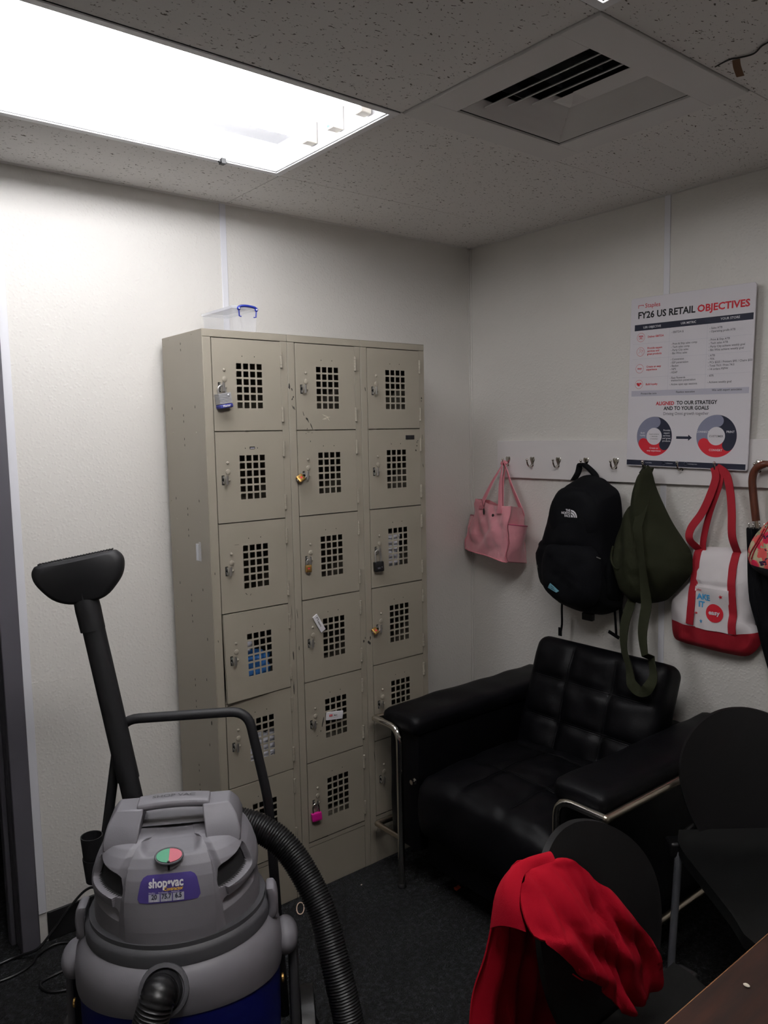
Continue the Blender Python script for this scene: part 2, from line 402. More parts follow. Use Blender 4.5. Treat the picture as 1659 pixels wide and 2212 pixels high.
def puff(mb, outline, cen, xb, th, p=2.2, q=2.0, K=14, n=5, wr=0.0, wf=14, back=.25, mi=0, fold=None, seed=0):
    """soft body hanging on the right wall: closed outline (y,z) on the plane x=xb, swelling towards -x"""
    pts = spl([(0, a, b) for a, b in outline], n, True); N = len(pts); cy, cz = cen; R = []
    for side in (1, -1):
        ks = range(K + 1) if side == 1 else range(K - 1, -1, -1)
        for k in ks:
            rho = max(.02, 1 - (k / K) ** .8 * .98) if True else 1
            if side == 1: rho = 1 - (1 - rho)
            h = (1 - rho ** p) ** (1 / q)
            ring = []
            for pt in pts:
                y = cy + (pt.y - cy) * rho; z = cz + (pt.z - cz) * rho
                if side == 1:
                    d = th * h
                    if wr: d += wr * N3((y, z, 0), wf, seed) * min(1, h * 1.5) + wr * .5 * N3((y, z, 1), wf * 2.3, seed) * h
                    if fold: d += fold(y, z) * min(1, h * 1.4)
                    ring.append((xb - d, y, z))
                else:
                    ring.append((xb + th * back * h, y, z))
            R.append(ring)
    # order: outer->centre (front), then centre->outer (back)
    front = R[:K + 1]; bck = R[K + 1:]
    order = front[::-1] + bck[::-1][0:0]
    allr = front[::-1] + [r for r in bck[::-1]]
    mb.rings(allr, mi, True)
    return mb
def sheet(mb, L, Rr, nv=14, fn=None, mi=0, th=.002, nsp=5):
    """cloth between two boundary polylines; a second skin gives thickness"""
    L = spl(L, nsp); Rr = spl(Rr, nsp)
    n = max(len(L), len(Rr))
    def rs(P):
        d = [0]
        for i in range(1, len(P)): d.append(d[-1] + (P[i] - P[i - 1]).length)
        o = []
        for k in range(n):
            t = d[-1] * k / (n - 1); j = 0
            while j < len(P) - 2 and d[j + 1] < t: j += 1
            u = (t - d[j]) / max(1e-9, d[j + 1] - d[j]); o.append(P[j].lerp(P[j + 1], min(1, u)))
        return o
    L = rs(L); Rr = rs(Rr); rows = []
    for i in range(n):
        rows.append([(fn(L[i].lerp(Rr[i], j / nv), i / (n - 1), j / nv) if fn else L[i].lerp(Rr[i], j / nv)) for j in range(nv + 1)])
    # normals
    ring = []
    for i, row in enumerate(rows):
        up = rows[max(i - 1, 0)]; dn = rows[min(i + 1, n - 1)]; bk = []
        for j, p in enumerate(row):
            a = dn[j] - up[j]; b = row[min(j + 1, nv)] - row[max(j - 1, 0)]
            nn = a.cross(b); nn = nn.normalized() if nn.length > 1e-12 else Vector((0, 0, 0))
            bk.append(p + nn * th)
        ring.append(list(row) + bk[::-1])
    return mb.rings(ring, mi)

# ------------------------------------------------------------ room
H = 2.459; BX = -1.2301; AY = -.3714; T = .6096
XL = -4.1; YF = -4.3
DX0 = -2.062; DX1 = -2.98; DZ = 2.13; WT = .13      # door opening in the back wall
mb = MB(); mb.box(XL - .1, .12, YF - .1, 1.6, -.05, 0); struct('floor', mb, M['carpet'])
mb = MB(); mb.box(DX0 + .05, .12, 0, WT, 0, H + .15); mb.box(DX1 - .05, DX0 + .05, 0, WT, DZ + .05, H + .15); mb.box(XL - .1, DX1 - .05, 0, WT, 0, H + .15)
struct('wall_back', mb, M['wall'])
mb = MB(); mb.box(0, .12, YF - .1, 0, 0, H + .15); struct('wall_right', mb, M['wall'])
mb = MB(); mb.box(XL - .1, XL, YF - .1, 0, 0, H + .15); struct('wall_left', mb, M['wall'])
mb = MB(); mb.box(XL, 0, YF - .1, YF, 0, H + .15); struct('wall_front', mb, M['wall'])
# dark corridor beyond the door
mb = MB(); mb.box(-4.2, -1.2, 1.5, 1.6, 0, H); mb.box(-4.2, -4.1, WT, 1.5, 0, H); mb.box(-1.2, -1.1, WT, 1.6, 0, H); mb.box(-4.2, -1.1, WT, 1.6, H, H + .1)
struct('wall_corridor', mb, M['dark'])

# ceiling tiles (two feet by four, set on the grid), gaps are real
cells = []
xl = [BX + 2 * T, BX, BX - 2 * T, XL]       # tile columns
yl = [0, AY, AY - T, AY - 2 * T, AY - 3 * T, AY - 4 * T, AY - 5 * T, AY - 6 * T, YF]
mb = MB(); g = .0014
for i in range(3):
    for j in range(len(yl) - 1):
        x1, x0 = xl[i], xl[i + 1]; y1, y0 = yl[j], yl[j + 1]
        if i == 0: x1 = min(x1, -.0012)
        if i == 1 and j in (1, 3): continue            # the two light fixtures
        if i == 0 and j == 2:
            mb.box(BX + T + g, x1, y0 + g, y1 - g, H, H + .016); continue   # beside the air diffuser
        mb.box(x0 + g, x1 - g, y0 + g, y1 - g, H, H + .016)
struct('ceiling', mb, M['tile'], sharp=0)
mb = MB()
for i in range(3):
    for j in range(len(yl) - 1):
        if i == 1 and j in (1, 3): continue
        if i == 0 and j == 2: mb.box(BX + T, 0, yl[3], yl[2], H + .0165, H + .03); continue
        mb.box(xl[i + 1], xl[i] if i else 0, yl[j + 1], yl[j], H + .0165, H + .03)
mb.box(XL, .1, YF, .1, H + .16, H + .2)
struct('ceiling', mb, M['dark'], sharp=0)

# white seam battens, corner strip
mb = MB(); mb.box(-1.253, -1.229, -.0035, 0, .1, H); struct('trim_1', mb, M['batten'], bevel=.0015)
mb = MB(); mb.box(-.0035, 0, -1.004, -.98, .1, H); struct('trim_2', mb, M['batten'], bevel=.0015)
mb = MB(); mb.box(-.012, 0, -.0035, 0, .1, H); mb.box(-.0035, 0, -.012, 0, .1, H); struct('trim_3', mb, M['wall'], bevel=.001)
mb = MB(); mb.box(-2.004, -1.976, -.004, 0, .1, H); struct('trim_4', mb, M['batten'], bevel=.0015)
mb = MB(); mb.box(-1.976, 0, -.008, 0, 0, .1); mb.box(XL, DX1 - .06, -.008, 0, 0, .1); struct('baseboard_back', mb, M['rubber'], bevel=.003)
mb = MB(); mb.box(-.008, 0, YF, -.008, 0, .1); struct('baseboard_right', mb, M['rubber'], bevel=.003)
# perimeter wall angle
mb = MB(); mb.box(XL, 0, -.018, 0, H - .0015, H); mb.box(-.018, 0, YF, 0, H - .0015, H); struct('trim_5', mb, M['ventpaint'], sharp=0)
# steel door frame with stop
mb = MB()
def jamb(s, x0):
    mb.box(x0, x0 + s * .056, -.028, -.002, 0, DZ + .056); mb.box(x0, x0 + s * .05, -.002, WT + .02, 0, DZ)
    mb.box(x0 - s * .016, x0, .045, .085, 0, DZ)
jamb(1, DX0); jamb(-1, DX1)
mb.box(DX1, DX0, -.028, -.002, DZ, DZ + .056); mb.box(DX1, DX0, -.002, WT + .02, DZ, DZ + .05)
struct('door_1', mb, M['doormetal'], bevel=.003)

# ------------------------------------------------------------ ceiling light fixtures (recessed, open, three lamps)
def troffer(name, label, y1, tubem):
    x1 = BX; x0 = BX - 2 * T; y0 = y1 - T; hh = .095
    t = thing(name, label, 'ceiling light', ((x0 + x1) / 2, (y0 + y1) / 2, H + hh), group=None)
    m = MB(); e = .003
    m.box(x0 + e, x1 - e, y0 + e, y1 - e, H + hh, H + hh + .002)
    m.box(x0 + e, x0 + e + .002, y0 + e, y1 - e, H, H + hh); m.box(x1 - e - .002, x1 - e, y0 + e, y1 - e, H, H + hh)
    m.box(x0 + e, x1 - e, y0 + e, y0 + e + .002, H, H + hh); m.box(x0 + e, x1 - e, y1 - e - .002, y1 - e, H, H + hh)
    m.build('housing', M['lampwhite'], t, sharp=0)
    m = MB(); fw = .024
    for a in ((x0 + e, x1 - e, y0 + e, y0 + fw), (x0 + e, x1 - e, y1 - fw, y1 - e), (x0 + e, x0 + fw, y0 + fw, y1 - fw), (x1 - fw, x1 - e, y0 + fw, y1 - fw)):
        m.box(*a, H - .003, H + .003)
    for a in ((x0 + fw, x1 - fw, y0 + fw, y0 + fw + .004), (x0 + fw, x1 - fw, y1 - fw - .004, y1 - fw), (x0 + fw, x0 + fw + .004, y0 + fw, y1 - fw), (x1 - fw - .004, x1 - fw, y0 + fw, y1 - fw)):
        m.box(*a, H + .001, H + .016)
    m.build('trim_frame', M['lampwhite'], t, bevel=.001)
    for k in range(3):
        yy = y1 - .22 - k * .13
        m = MB(); m.tube([(x0 + .05, yy, H + .052), (x1 - .05, yy, H + .052)], .0127, 14); m.build('lamp_tube', tubem, t)
        for sx, xx in ((1, x0 + .01), (-1, x1 - .01)):
            m = MB(); m.box(xx, xx + sx * .035, yy - .016, yy + .016, H + .03, H + .094)
            if k == 1: m.box(xx + sx * .035, xx + sx * .0355, yy - .013, yy + .013, H + .035, H + .06, 1)
            m.build('lampholder', [M['socket'], M['green']], t, bevel=.003)
    m = MB(); m.box(x1 - .22, x1 - .205, y1 - fw - .012, y1 - fw + .008, H - .012, H + .004); m.box(x1 - .226, x1 - .199, y1 - fw - .006, y1 - fw + .002, H - .008, H - .003)
    m.build('latch', M['blackplastic'], t, bevel=.001, label='small black latch')
    return t
t = troffer('ceiling_light', 'bright recessed ceiling light with bare tubes, above the lockers on the left', AY, M['tube1'])
t2 = troffer('ceiling_light', 'recessed ceiling light showing only one bright corner at the top edge of the photo', AY - 2 * T, M['tube2'])

# ------------------------------------------------------------ air diffuser
t = thing('ceiling_air_diffuser', 'square grey metal air diffuser panel with angled louvres set in the ceiling', 'air vent', (BX + T / 2, AY - 1.5 * T, H))
xa, xb_, ya, yb = BX + .003, BX + T - .003, AY - 2 * T + .003, AY - T - .003
xc, yc = (xa + xb_) / 2, (ya + yb) / 2; ho = .205
m = MB()
m.box(xa, xb_, yc + ho, yb, H - .006, H + .004); m.box(xa, xb_, ya, yc - ho, H - .006, H + .004)
m.box(xa, xc - ho, yc - ho, yc + ho, H - .006, H + .004); m.box(xc + ho, xb_, yc - ho, yc + ho, H - .006, H + .004)
m.build('face_panel', M['ventpaint'], t, bevel=.001)
m = MB()
m.box(xc - ho, xc + ho, yc - ho, yc - ho + .002, H, H + .11); m.box(xc - ho, xc + ho, yc + ho - .002, yc + ho, H, H + .11)
m.box(xc - ho, xc - ho + .002, yc - ho, yc + ho, H, H + .11); m.box(xc + ho - .002, xc + ho, yc - ho, yc + ho, H, H + .11); m.box(xc - ho, xc + ho, yc - ho, yc + ho, H + .11, H + .112)
m.build('plenum', M['dark'], t, sharp=0)
yn = yc - ho + .002
for k in range(4):
    a = ho - .008 - k * .042; b = a - .036; zt = H + .021; zb = H + .001
    q = [[(xc - a, yn, zb), (xc - a, yc + a, zb), (xc + a, yc + a, zb), (xc + a, yn, zb)], [(xc - b, yn, zt), (xc - b, yc + b, zt), (xc + b, yc + b, zt), (xc + b, yn, zt)]]
    m = MB(); n_ = 4
    prof = [[Vector(p) for p in q[0]], [Vector(p) + Vector((0, 0, -.003)) for p in q[0]], [Vector(p) for p in q[1]], [Vector(p) + Vector((0, 0, .002)) for p in q[1]]]
    m.rings([[prof[c_][i_] for c_ in range(4)] for i_ in range(4)], 0)
    m.build('louvre_vane', M['ventpaint'], t, sharp=20)
m = MB(); a = .034
m.box(xc - a, xc + a, yn, yc - .03, H + .004, H + .0055)
m.add([(xc - a, yc - .03, H + .004), (xc + a, yc - .03, H + .004), (xc + a, yc + a, H + .004), (xc - a, yc + a, H + .004), (xc, yc + .0, H - .006)], [(0, 1, 4), (1, 2, 4), (2, 3, 4), (3, 0, 4), (0, 3, 2, 1)])
m.build('centre_plate', M['ventpaint'], t, sharp=10)
for u in (-.12, .0, .1):
    m = MB(); m.box(xc - ho + .01, xc - .04, yc + u - .001, yc + u + .001, H + .024, H + .05); m.build('damper_bar', M['greymetal'], t, sharp=0)
# crack and hanging flake in the ceiling near the right edge
m = MB(); m.tube(spl([(-.813, -1.604, H), (-.824, -1.643, H - .002), (-.818, -1.661, H - .003), (-.809, -1.691, H - .003), (-.827, -1.717, H - .002), (-.838, -1.74, H - .003), (-.87, -1.80, H - .001)], 5), .0019, 6)
tag(m.build('ceiling_wire', M['chip']), 'thin dark wire running along the ceiling tile right of the air diffuser', 'wire')
m = MB(); m.ribbon(spl([(-.816, -1.655, H - .004), (-.806, -1.652, H - .014), (-.792, -1.650, H - .024), (-.785, -1.650, H - .03)], 4), (.003, -.0075, 0), .002)
tag(m.build('tape_flap', M['brown']), 'small brown strip of tape dangling from the dark ceiling wire', 'tape')

# ------------------------------------------------------------ lockers
LX, LY, LD, LW, ZT, ZD, LP = -1.5026, -.334, .3, .305, 1.968, 1.9425, .2932
GL, GR = .028, .0267
DW = LW - GL - GR
def disc(m, c, r, h, mi=0, n=12):   # low dome standing on a y-plane, towards -y
    m.rings([[(c[0] + rr * math.cos(k * 2 * PI / n), c[1] - hh, c[2] + rr * math.sin(k * 2 * PI / n)) for k in range(n)] for rr, hh in ((r, 0), (r * .9, h * .6), (r * .5, h), (.0002, h * 1.05))], mi)
col_names = ['tall beige six-door metal locker column, leftmost, with the exposed side panel', 'middle column of the three beige six-door metal lockers, with two name badges on its doors', 'rightmost column of the three beige metal lockers, partly behind the black armchair']
YD = LY - .0015       # door front plane
lockers = []; chips = []
def jag(m, pts, y=YD - .0004, mi=0, n=None):
    m.poly([(a, y, b) for a, b in pts], (0, .0006, 0), mi)
def blob(m, x, z, w_, h_, a=0, y=YD - .0004, mi=0, k=9):
    pts = []
    for i in range(k):
        th = i * 2 * PI / k; rr = random.uniform(.6, 1.1)
        u, v_ = w_ * rr * math.cos(th), h_ * rr * math.sin(th)
        pts.append((x + u * math.cos(a) - v_ * math.sin(a), z + u * math.sin(a) + v_ * math.cos(a)))
    jag(m, pts, y, mi)
for c in range(3):
    x0 = LX + c * LW; x1 = x0 + LW
    t = thing('locker', col_names[c], 'locker', (x0 + LW / 2, LY + LD / 2, 0), group='beige metal locker columns'); lockers.append(t)
    m = MB(); e = .0012; yb = LY + LD
    m.box(x0 + .0004, x0 + e, LY + .004, yb, 0, ZT - .002); m.box(x1 - e, x1 - .0004, LY + .004, yb, 0, ZT - .002); m.box(x0 + e, x1 - e, yb - e, yb, 0, ZT - .002)
    for k in range(7):
        z = ZD - k * LP; m.box(x0 + e, x1 - e, LY + .006, yb - e, z - .001, z)
    m.build('body', M['locker'], t, sharp=0)
    m = MB(); m.box(x0 + .0004, x1 - .0004, LY, yb, ZT - .002, ZT); m.box(x0 + .0004, x1 - .0004, LY, LY + .002, ZD + .002, ZT - .002)
    m.build('top_panel', M['locker'], t, bevel=.001)
    m = MB()
    m.box(x0 + .0007, x0 + GL, LY, LY + .012, 0, ZD + .001); m.box(x1 - GR, x1 - .0007, LY, LY + .012, 0, ZD + .001)
    m.box(x0 + GL, x1 - GR, LY, LY + .002, .166, ZD - 6 * LP - .0015)
    m.build('front_frame', M['locker'], t, bevel=.0012)
    m = MB(); m.box(x0 + GL + .0005, x1 - GR - .0005, LY + .001, LY + .003, 0, .164)
    m.build('base_panel', M['locker'], t, bevel=.001)
    if c == 0:
        m = MB()
        xs = LX - .0004
        def rd(y, z, r=.0028, mi=0, h=.0018):
            m.rings([[(xs - hh, y + rr * math.cos(k * 2 * PI / 8), z + rr * math.sin(k * 2 * PI / 8)) for k in range(8)] for rr, hh in ((r, 0), (r * .8, h * .7), (.0002, h))], mi)
        m.box(xs, LX + .0004, LY, yb, 0, ZT - .001)
        m.box(xs - .0012, xs, LY, LY + .034, 0, ZT - .001)
        for a, b in [(-.085, 1.959), (-.047, 1.939), (-.26, 1.958), (-.299, 1.938), (-.053, 1.712), (-.304, 1.709), (-.091, 1.65), (-.266, 1.649), (-.266, 1.361), (-.303, 1.259), (-.266, 1.065), (-.058, 1.052), (-.084, 1.249), (-.073, .866), (-.3, 1.033), (-.298, .804), (-.26, .767), (-.3, 1.48), (-.05, 1.42), (-.09, 1.36), (-.052, .568), (-.298, .56), (-.265, .47), (-.046, .326), (-.051, .769), (-.09, .47)]: rd(a, b)
        for zz in [1.926, 1.696, 1.619, 1.39, 1.32, 1.1, 1.03, .81, .735, .51, .44]:
            for d_ in (.01, -.01): m.box(xs - .0003, xs, -.176, -.179, zz + d_ - .0035, zz + d_ + .0035, 1)
        for a, b in [(-.091, 1.731), (-.266, 1.73), (-.091, 1.43), (-.266, 1.43), (-.266, 1.14), (-.091, 1.14), (-.266, .84)]: m.box(xs - .0003, xs, a - .0015, a + .0015, b - .004, b + .004, 1)
        for a, b, w_, h_ in [(-.287, .98, .002, .006), (-.29, .70, .003, .008), (-.27, .62, .002, .006)]: m.poly([(xs - .0013, a + w_ * math.cos(q), b + h_ * math.sin(q)) for q in (0, 1, 2.2, 3, 4.2, 5.4)], (-.0002, 0, 0), 1)
        m.build('side_panel', [M['locker'], M['dark']], t, sharp=30)
    # wear on the frames
    m = MB()
    if c == 1:
        for a in [(-1.193, 1.797, .0035, .011, 0), (-1.183, 1.788, .002, .006, .3), (-1.183, 1.755, .002, .005, -.6), (-1.179, 1.762, .0025, .004, -.4), (-1.181, 1.728, .0018, .009, .5), (-1.176, 1.725, .0015, .007, .4)]: blob(m, *a, y=LY - .0004)
        for a in [(-1.186, .9, .0015, .012, 0), (-1.189, 1.02, .001, .02, .1), (-.905, .872, .004, .006, .2), (-.898, .884, .002, .005, 0)]: blob(m, *a, y=LY - .0004)
    elif c == 2:
        for a in [(-.883, .865, .005, .008, .3), (-.874, .88, .003, .01, 0), (-.876, .86, .003, .006, 0), (-.603, 1.766, .003, .005, 0), (-.604, 1.755, .002, .003, 0), (-.602, 1.62, .0012, .01, 0), (-.6, 1.51, .0015, .008, .2), (-.873, 1.795, .0015, .009, .2), (-.866, .42, .0012, .02, .1)]: blob(m, *a, y=LY - .0004)
    else:
        for a in [(-1.211, 1.03, .001, .03, .05), (-1.21, .88, .0025, .02, 0), (-1.212, .76, .0022, .03, 0), (-1.492, 1.20, .0012, .006, 0), (-1.49, .98, .0012, .005, .2)]: blob(m, *a, y=LY - .0004)
    chips.append((m, t))
for m, t in chips:
    k = 0
    while k < len(m.v):      # nine-sided chips: 18 points each
        q = MB(); q.add(m.v[k:k + 18], [(j, (j + 1) % 9, 9 + (j + 1) % 9, 9 + j) for j in range(9)] + [tuple(range(9))[::-1], tuple(9 + j for j in range(9))])
        q.build('paint_chip', M['chip'], t, sharp=0); k += 18

HP, HS, HX0, HZ0 = .0247, .0188, .083, .0755   # hole pitch, size, offsets from the door's upper left corner
def door(parent, c, r, ajar=0.0):
    x0 = LX + c * LW + GL + .002; x1 = LX + (c + 1) * LW - GR - .0016
    z1 = ZD - r * LP - .0008; z0 = ZD - (r + 1) * LP + .0032
    yf = YD; yb = YD + .009
    W_, H_ = x1 - x0, z1 - z0
    def T_(x, y, z):           # swing about the right hinge by a small angle, bend at the lower left
        a = ajar * (x1 - x) / W_ * (.35 + .65 * (z1 - z) / H_)
        return (x, y - a, z)
    m = MB()
    xs = [0, .004]; hx = []
    for k in range(4): hx.append((HX0 + k * HP, HX0 + k * HP + HS))
    hz = [(HZ0 + k * HP, HZ0 + k * HP + HS) for k in range(6)]
    xs = [0] + [v for p in hx for v in p] + [W_]; zs = [0] + [v for p in hz for v in p] + [H_]
    # the latch slot
    sl = (.017, .027, .137, .168)
    xs = [0, sl[0], sl[1]] + xs[1:]
    zs = sorted(zs + [sl[2], sl[3]])
    nx, nz = len(xs), len(zs)
    vs = [T_(x0 + x, yf, z1 - z) for z in zs for x in xs] + [T_(x0 + x, yf + .0014, z1 - z) for z in zs for x in xs]
    fs = []; hole = {}
    def is_hole(i, j):
        xm = (xs[i] + xs[i + 1]) / 2; zm = (zs[j] + zs[j + 1]) / 2
        if sl[0] < xm < sl[1] and sl[2] < zm < sl[3]: return True
        return any(a < xm < b for a, b in hx) and any(a < zm < b for a, b in hz)
    N_ = nx * nz
    for j in range(nz - 1):
        for i in range(nx - 1):
            if is_hole(i, j): continue
            a, b, d_, e_ = j * nx + i, j * nx + i + 1, (j + 1) * nx + i + 1, (j + 1) * nx + i
            fs.append((a, e_, d_, b)); fs.append((N_ + a, N_ + b, N_ + d_, N_ + e_))
            for (p, q, ii, jj) in ((a, b, i, j - 1), (b, d_, i + 1, j), (d_, e_, i, j + 1), (e_, a, i - 1, j)):
                out = ii < 0 or jj < 0 or ii >= nx - 1 or jj >= nz - 1
                if out or is_hole(ii, jj): fs.append((p, q, N_ + q, N_ + p))
    m.add(vs, fs, 0)
    # returned edges of the pan
    for (a, b, d_, e_) in ((0, .0014, 0, H_), (W_ - .0014, W_, 0, H_), (0, W_, 0, .0014), (0, W_, H_ - .0014, H_)):
        P = [T_(x0 + x, y, z1 - z) for x in (a, b) for y in (yf + .0014, yb) for z in (d_, e_)]
        m.add(P, [(0, 1, 3, 2), (4, 6, 7, 5), (0, 4, 5, 1), (2, 3, 7, 6), (0, 2, 6, 4), (1, 5, 7, 3)], 0)
    # two tiny screw holes
    for xx in (.105, .15):
        q = T_(x0 + xx, yf - .0003, z1 - .053); m.box(q[0] - .0012, q[0] + .0012, q[1], q[1] + .0003, q[2] - .0016, q[2] + .0016, 1)
    d = m.build('door', [M['locker'], M['dark']], parent, sharp=0)
    yy = T_(x0 + .03, yf, z1 - .15)[1]
    m = MB(); disc(m, (x0 + .04, T_(x0 + .04, yf, z1 - .1)[1], z1 - .098), .0050, .0038); disc(m, (x0 + .0405, T_(x0 + .04, yf, z1 - .12)[1], z1 - .127), .0092, .0032, 0, 18); disc(m, (x0 + .043, yy, z1 - .153), .0048, .0038)
    m.build('rivet', M['locker'], d)
    m = MB(); m.box(x0 + .0155, x0 + .0285, yy + .0015, yy + .012, z1 - .170, z1 - .135, 1)     # dark recess behind the slot
    # curved lift tab
    ring = []
    for k in range(8):
        a = k / 7; ring.append([(x0 + .026 + .013 * math.sin(a * PI / 2), yy - .016 * math.cos(a * PI / 2) - .0006, z) for z in (z1 - .166 + .003 * a, z1 - .137 - .004 * a)])
    rr = [[Vector(p) for p in q] + [Vector(p) + Vector((-.0012, .0012, 0)) for p in q[::-1]] for q in ring]
    m.rings(rr, 0)
    # hasp ring through the slot
    n = 16; R2 = []
    ctr = Vector((x0 + .0215, yy - .0035, z1 - .152))
    for k in range(n + 1):
        a = k * 2 * PI / n; dirv = Vector((0, math.cos(a), math.sin(a) * 1.25))
        o_, i_ = ctr + dirv * .0105, ctr + dirv * .0055
        R2.append([o_ + Vector((-.001, 0, 0)), o_ + Vector((.001, 0, 0)), i_ + Vector((.001, 0, 0)), i_ + Vector((-.001, 0, 0))])
    m.rings(R2, 0, cap=False)
    m.build('latch_handle', [M['steel'], M['dark']], d, label='plated steel latch')
    for zz in (.034, .212):
        m = MB(); L5 = .05 / 5
        for k in range(5):
            z_ = z1 - zz - k * L5; m.tube([(x1 + .0022, yf - .002, z_ - .0004), (x1 + .0022, yf - .002, z_ - L5 + .0004)], .0045, 10)
        m.build('hinge', M['locker'], d)
    return d, x0, z1, yy
doors = {}
for c in range(3):
    for r in range(6):
        doors[(c, r)] = door(lockers[c], c, r, ajar=.016 if (c, r) == (0, 3) else (.004 if (c, r) == (0, 5) else 0))
# wear that belongs to single doors
def wear(c, r, marks, mm='chip', name='paint_chip'):
    d, x0, z1, yy = doors[(c, r)]
    for (u, v_, w_, h_, a) in marks:
        m = MB(); blob(m, x0 + u, z1 - v_, w_, h_, a); m.build(name, M[mm], d, sharp=0)
wear(1, 0, [(.027, .235, .0012, .008, .3), (.040, .252, .0035, .006, .5), (.044, .257, .0016, .013, .45), (.058, .278, .0016, .014, .4), (.040, .286, .0015, .003, 0)])
wear(1, 0, [(.118, .243, .018, .0013, -.35), (.122, .249, .017, .0011, .25), (.128, .252, .012, .0011, -.9), (.112, .254, .013, .0009, .05)], 'scratch', 'scratch_mark')
wear(1, 1, [(.052, .036, .0012, .003, 0), (.045, .004, .006, .0008, 0), (.035, .009, .003, .001, .3), (.06, .007, .004, .0008, 0)])
wear(1, 4, [(.071, .155, .0022, .026, -.28), (.061, .186, .0016, .004, -.3), (.045, .2, .004, .001, .2)])
wear(2, 1, [(.236, .044, .0035, .002, .5), (.232, .05, .002, .004, .2), (.231, .063, .0028, .003, 0), (.226, .08, .003, .004, .3)])
wear(0, 5, [(.10, .042, .07, .0007, .16), (.06, .047, .03, .0006, .1)])
wear(0, 2, [(.09, .236, .0012, .006, .8), (.105, .24, .001, .005, -.6), (.062, .07, .012, .0006, 0)])
m = MB(); d, x0, z1, yy = doors[(2, 1)]
m.box(x0 + .175, x0 + .218, YD - .002, YD, z1 - .038, z1 - .022); m.build('number_plate', M['blackplastic'], d, bevel=.0015, label='small black label plate')
m = MB(); d, x0, z1, yy = doors[(0, 1)]
m.box(x0 + .121, x0 + .14, YD - .0008, YD, z1 - .056, z1 - .048); m.box(x0 + .123, x0 + .138, YD - .001, YD - .0008, z1 - .0545, z1 - .0515, 1)
m.build('maker_plate', [M['blackplastic'], M['labelgrey']], d, sharp=0)

# name badges stuck to the doors
def badge(cx_, cz_, w_, h_, ang, label, kind):
    t = thing('name_badge', label, 'name badge', (cx_, YD - .006, cz_), group='name badges on the locker doors')
    R = Matrix.Rotation(ang, 3, 'Y'); Tm = Matrix.Translation((cx_, YD - .0085, cz_)) @ R.to_4x4() @ Matrix.Rotation(PI / 2, 4, 'X')
    m = MB(); rbox(m, (cx_, YD - .0045, cz_), (w_, .006, h_), .0015, (4, 2, 4), R=R); m.build('plate', M['white'], t)
    m = MB()
    if kind == 1:
        P = [(-.026, -.003), (-.026, .005), (-.014, .005), (-.014, -.003), (-.0155, -.003), (-.0155, .0035), (-.0245, .0035), (-.0245, -.003)]
        m.poly([Tm @ Vector((a, b, 0)) for a, b in P], (0, -.0002, 0), 0)
        m.text('GRISTA', .0075, Tm @ Matrix.Translation((-.011, -.0035, .0)), 0, .02)
    else:
        m.poly([Tm @ Vector((a, b, 0)) for a, b in [(-.026, -.001), (-.012, -.001), (-.012, .006), (-.026, .006)]], (0, -.0002, 0), 1)
        m.text('STAPLES', .003, Tm @ Matrix.Translation((-.0255, .0012, .0003)), 2, .02)
        m.text('Mario', .0065, Tm @ Matrix.Translation((-.006, .000, .0)), 0, .02)
        m.text('Team associate', .0032, Tm @ Matrix.Translation((-.007, -.006, .0)), 3)
    m.build('print', [M['blackink'], M['redink'], M['whiteink'], M['greyink']], t, sharp=0, recalc=False)
badge(-1.105, .9755, .069, .022, rad(60), 'white name badge stuck slanting on the fourth door down of the middle lockers', 1)
badge(-1.049, .6275, .072, .029, rad(8), 'white name badge with a red logo, stuck level on the fifth middle locker door', 2)

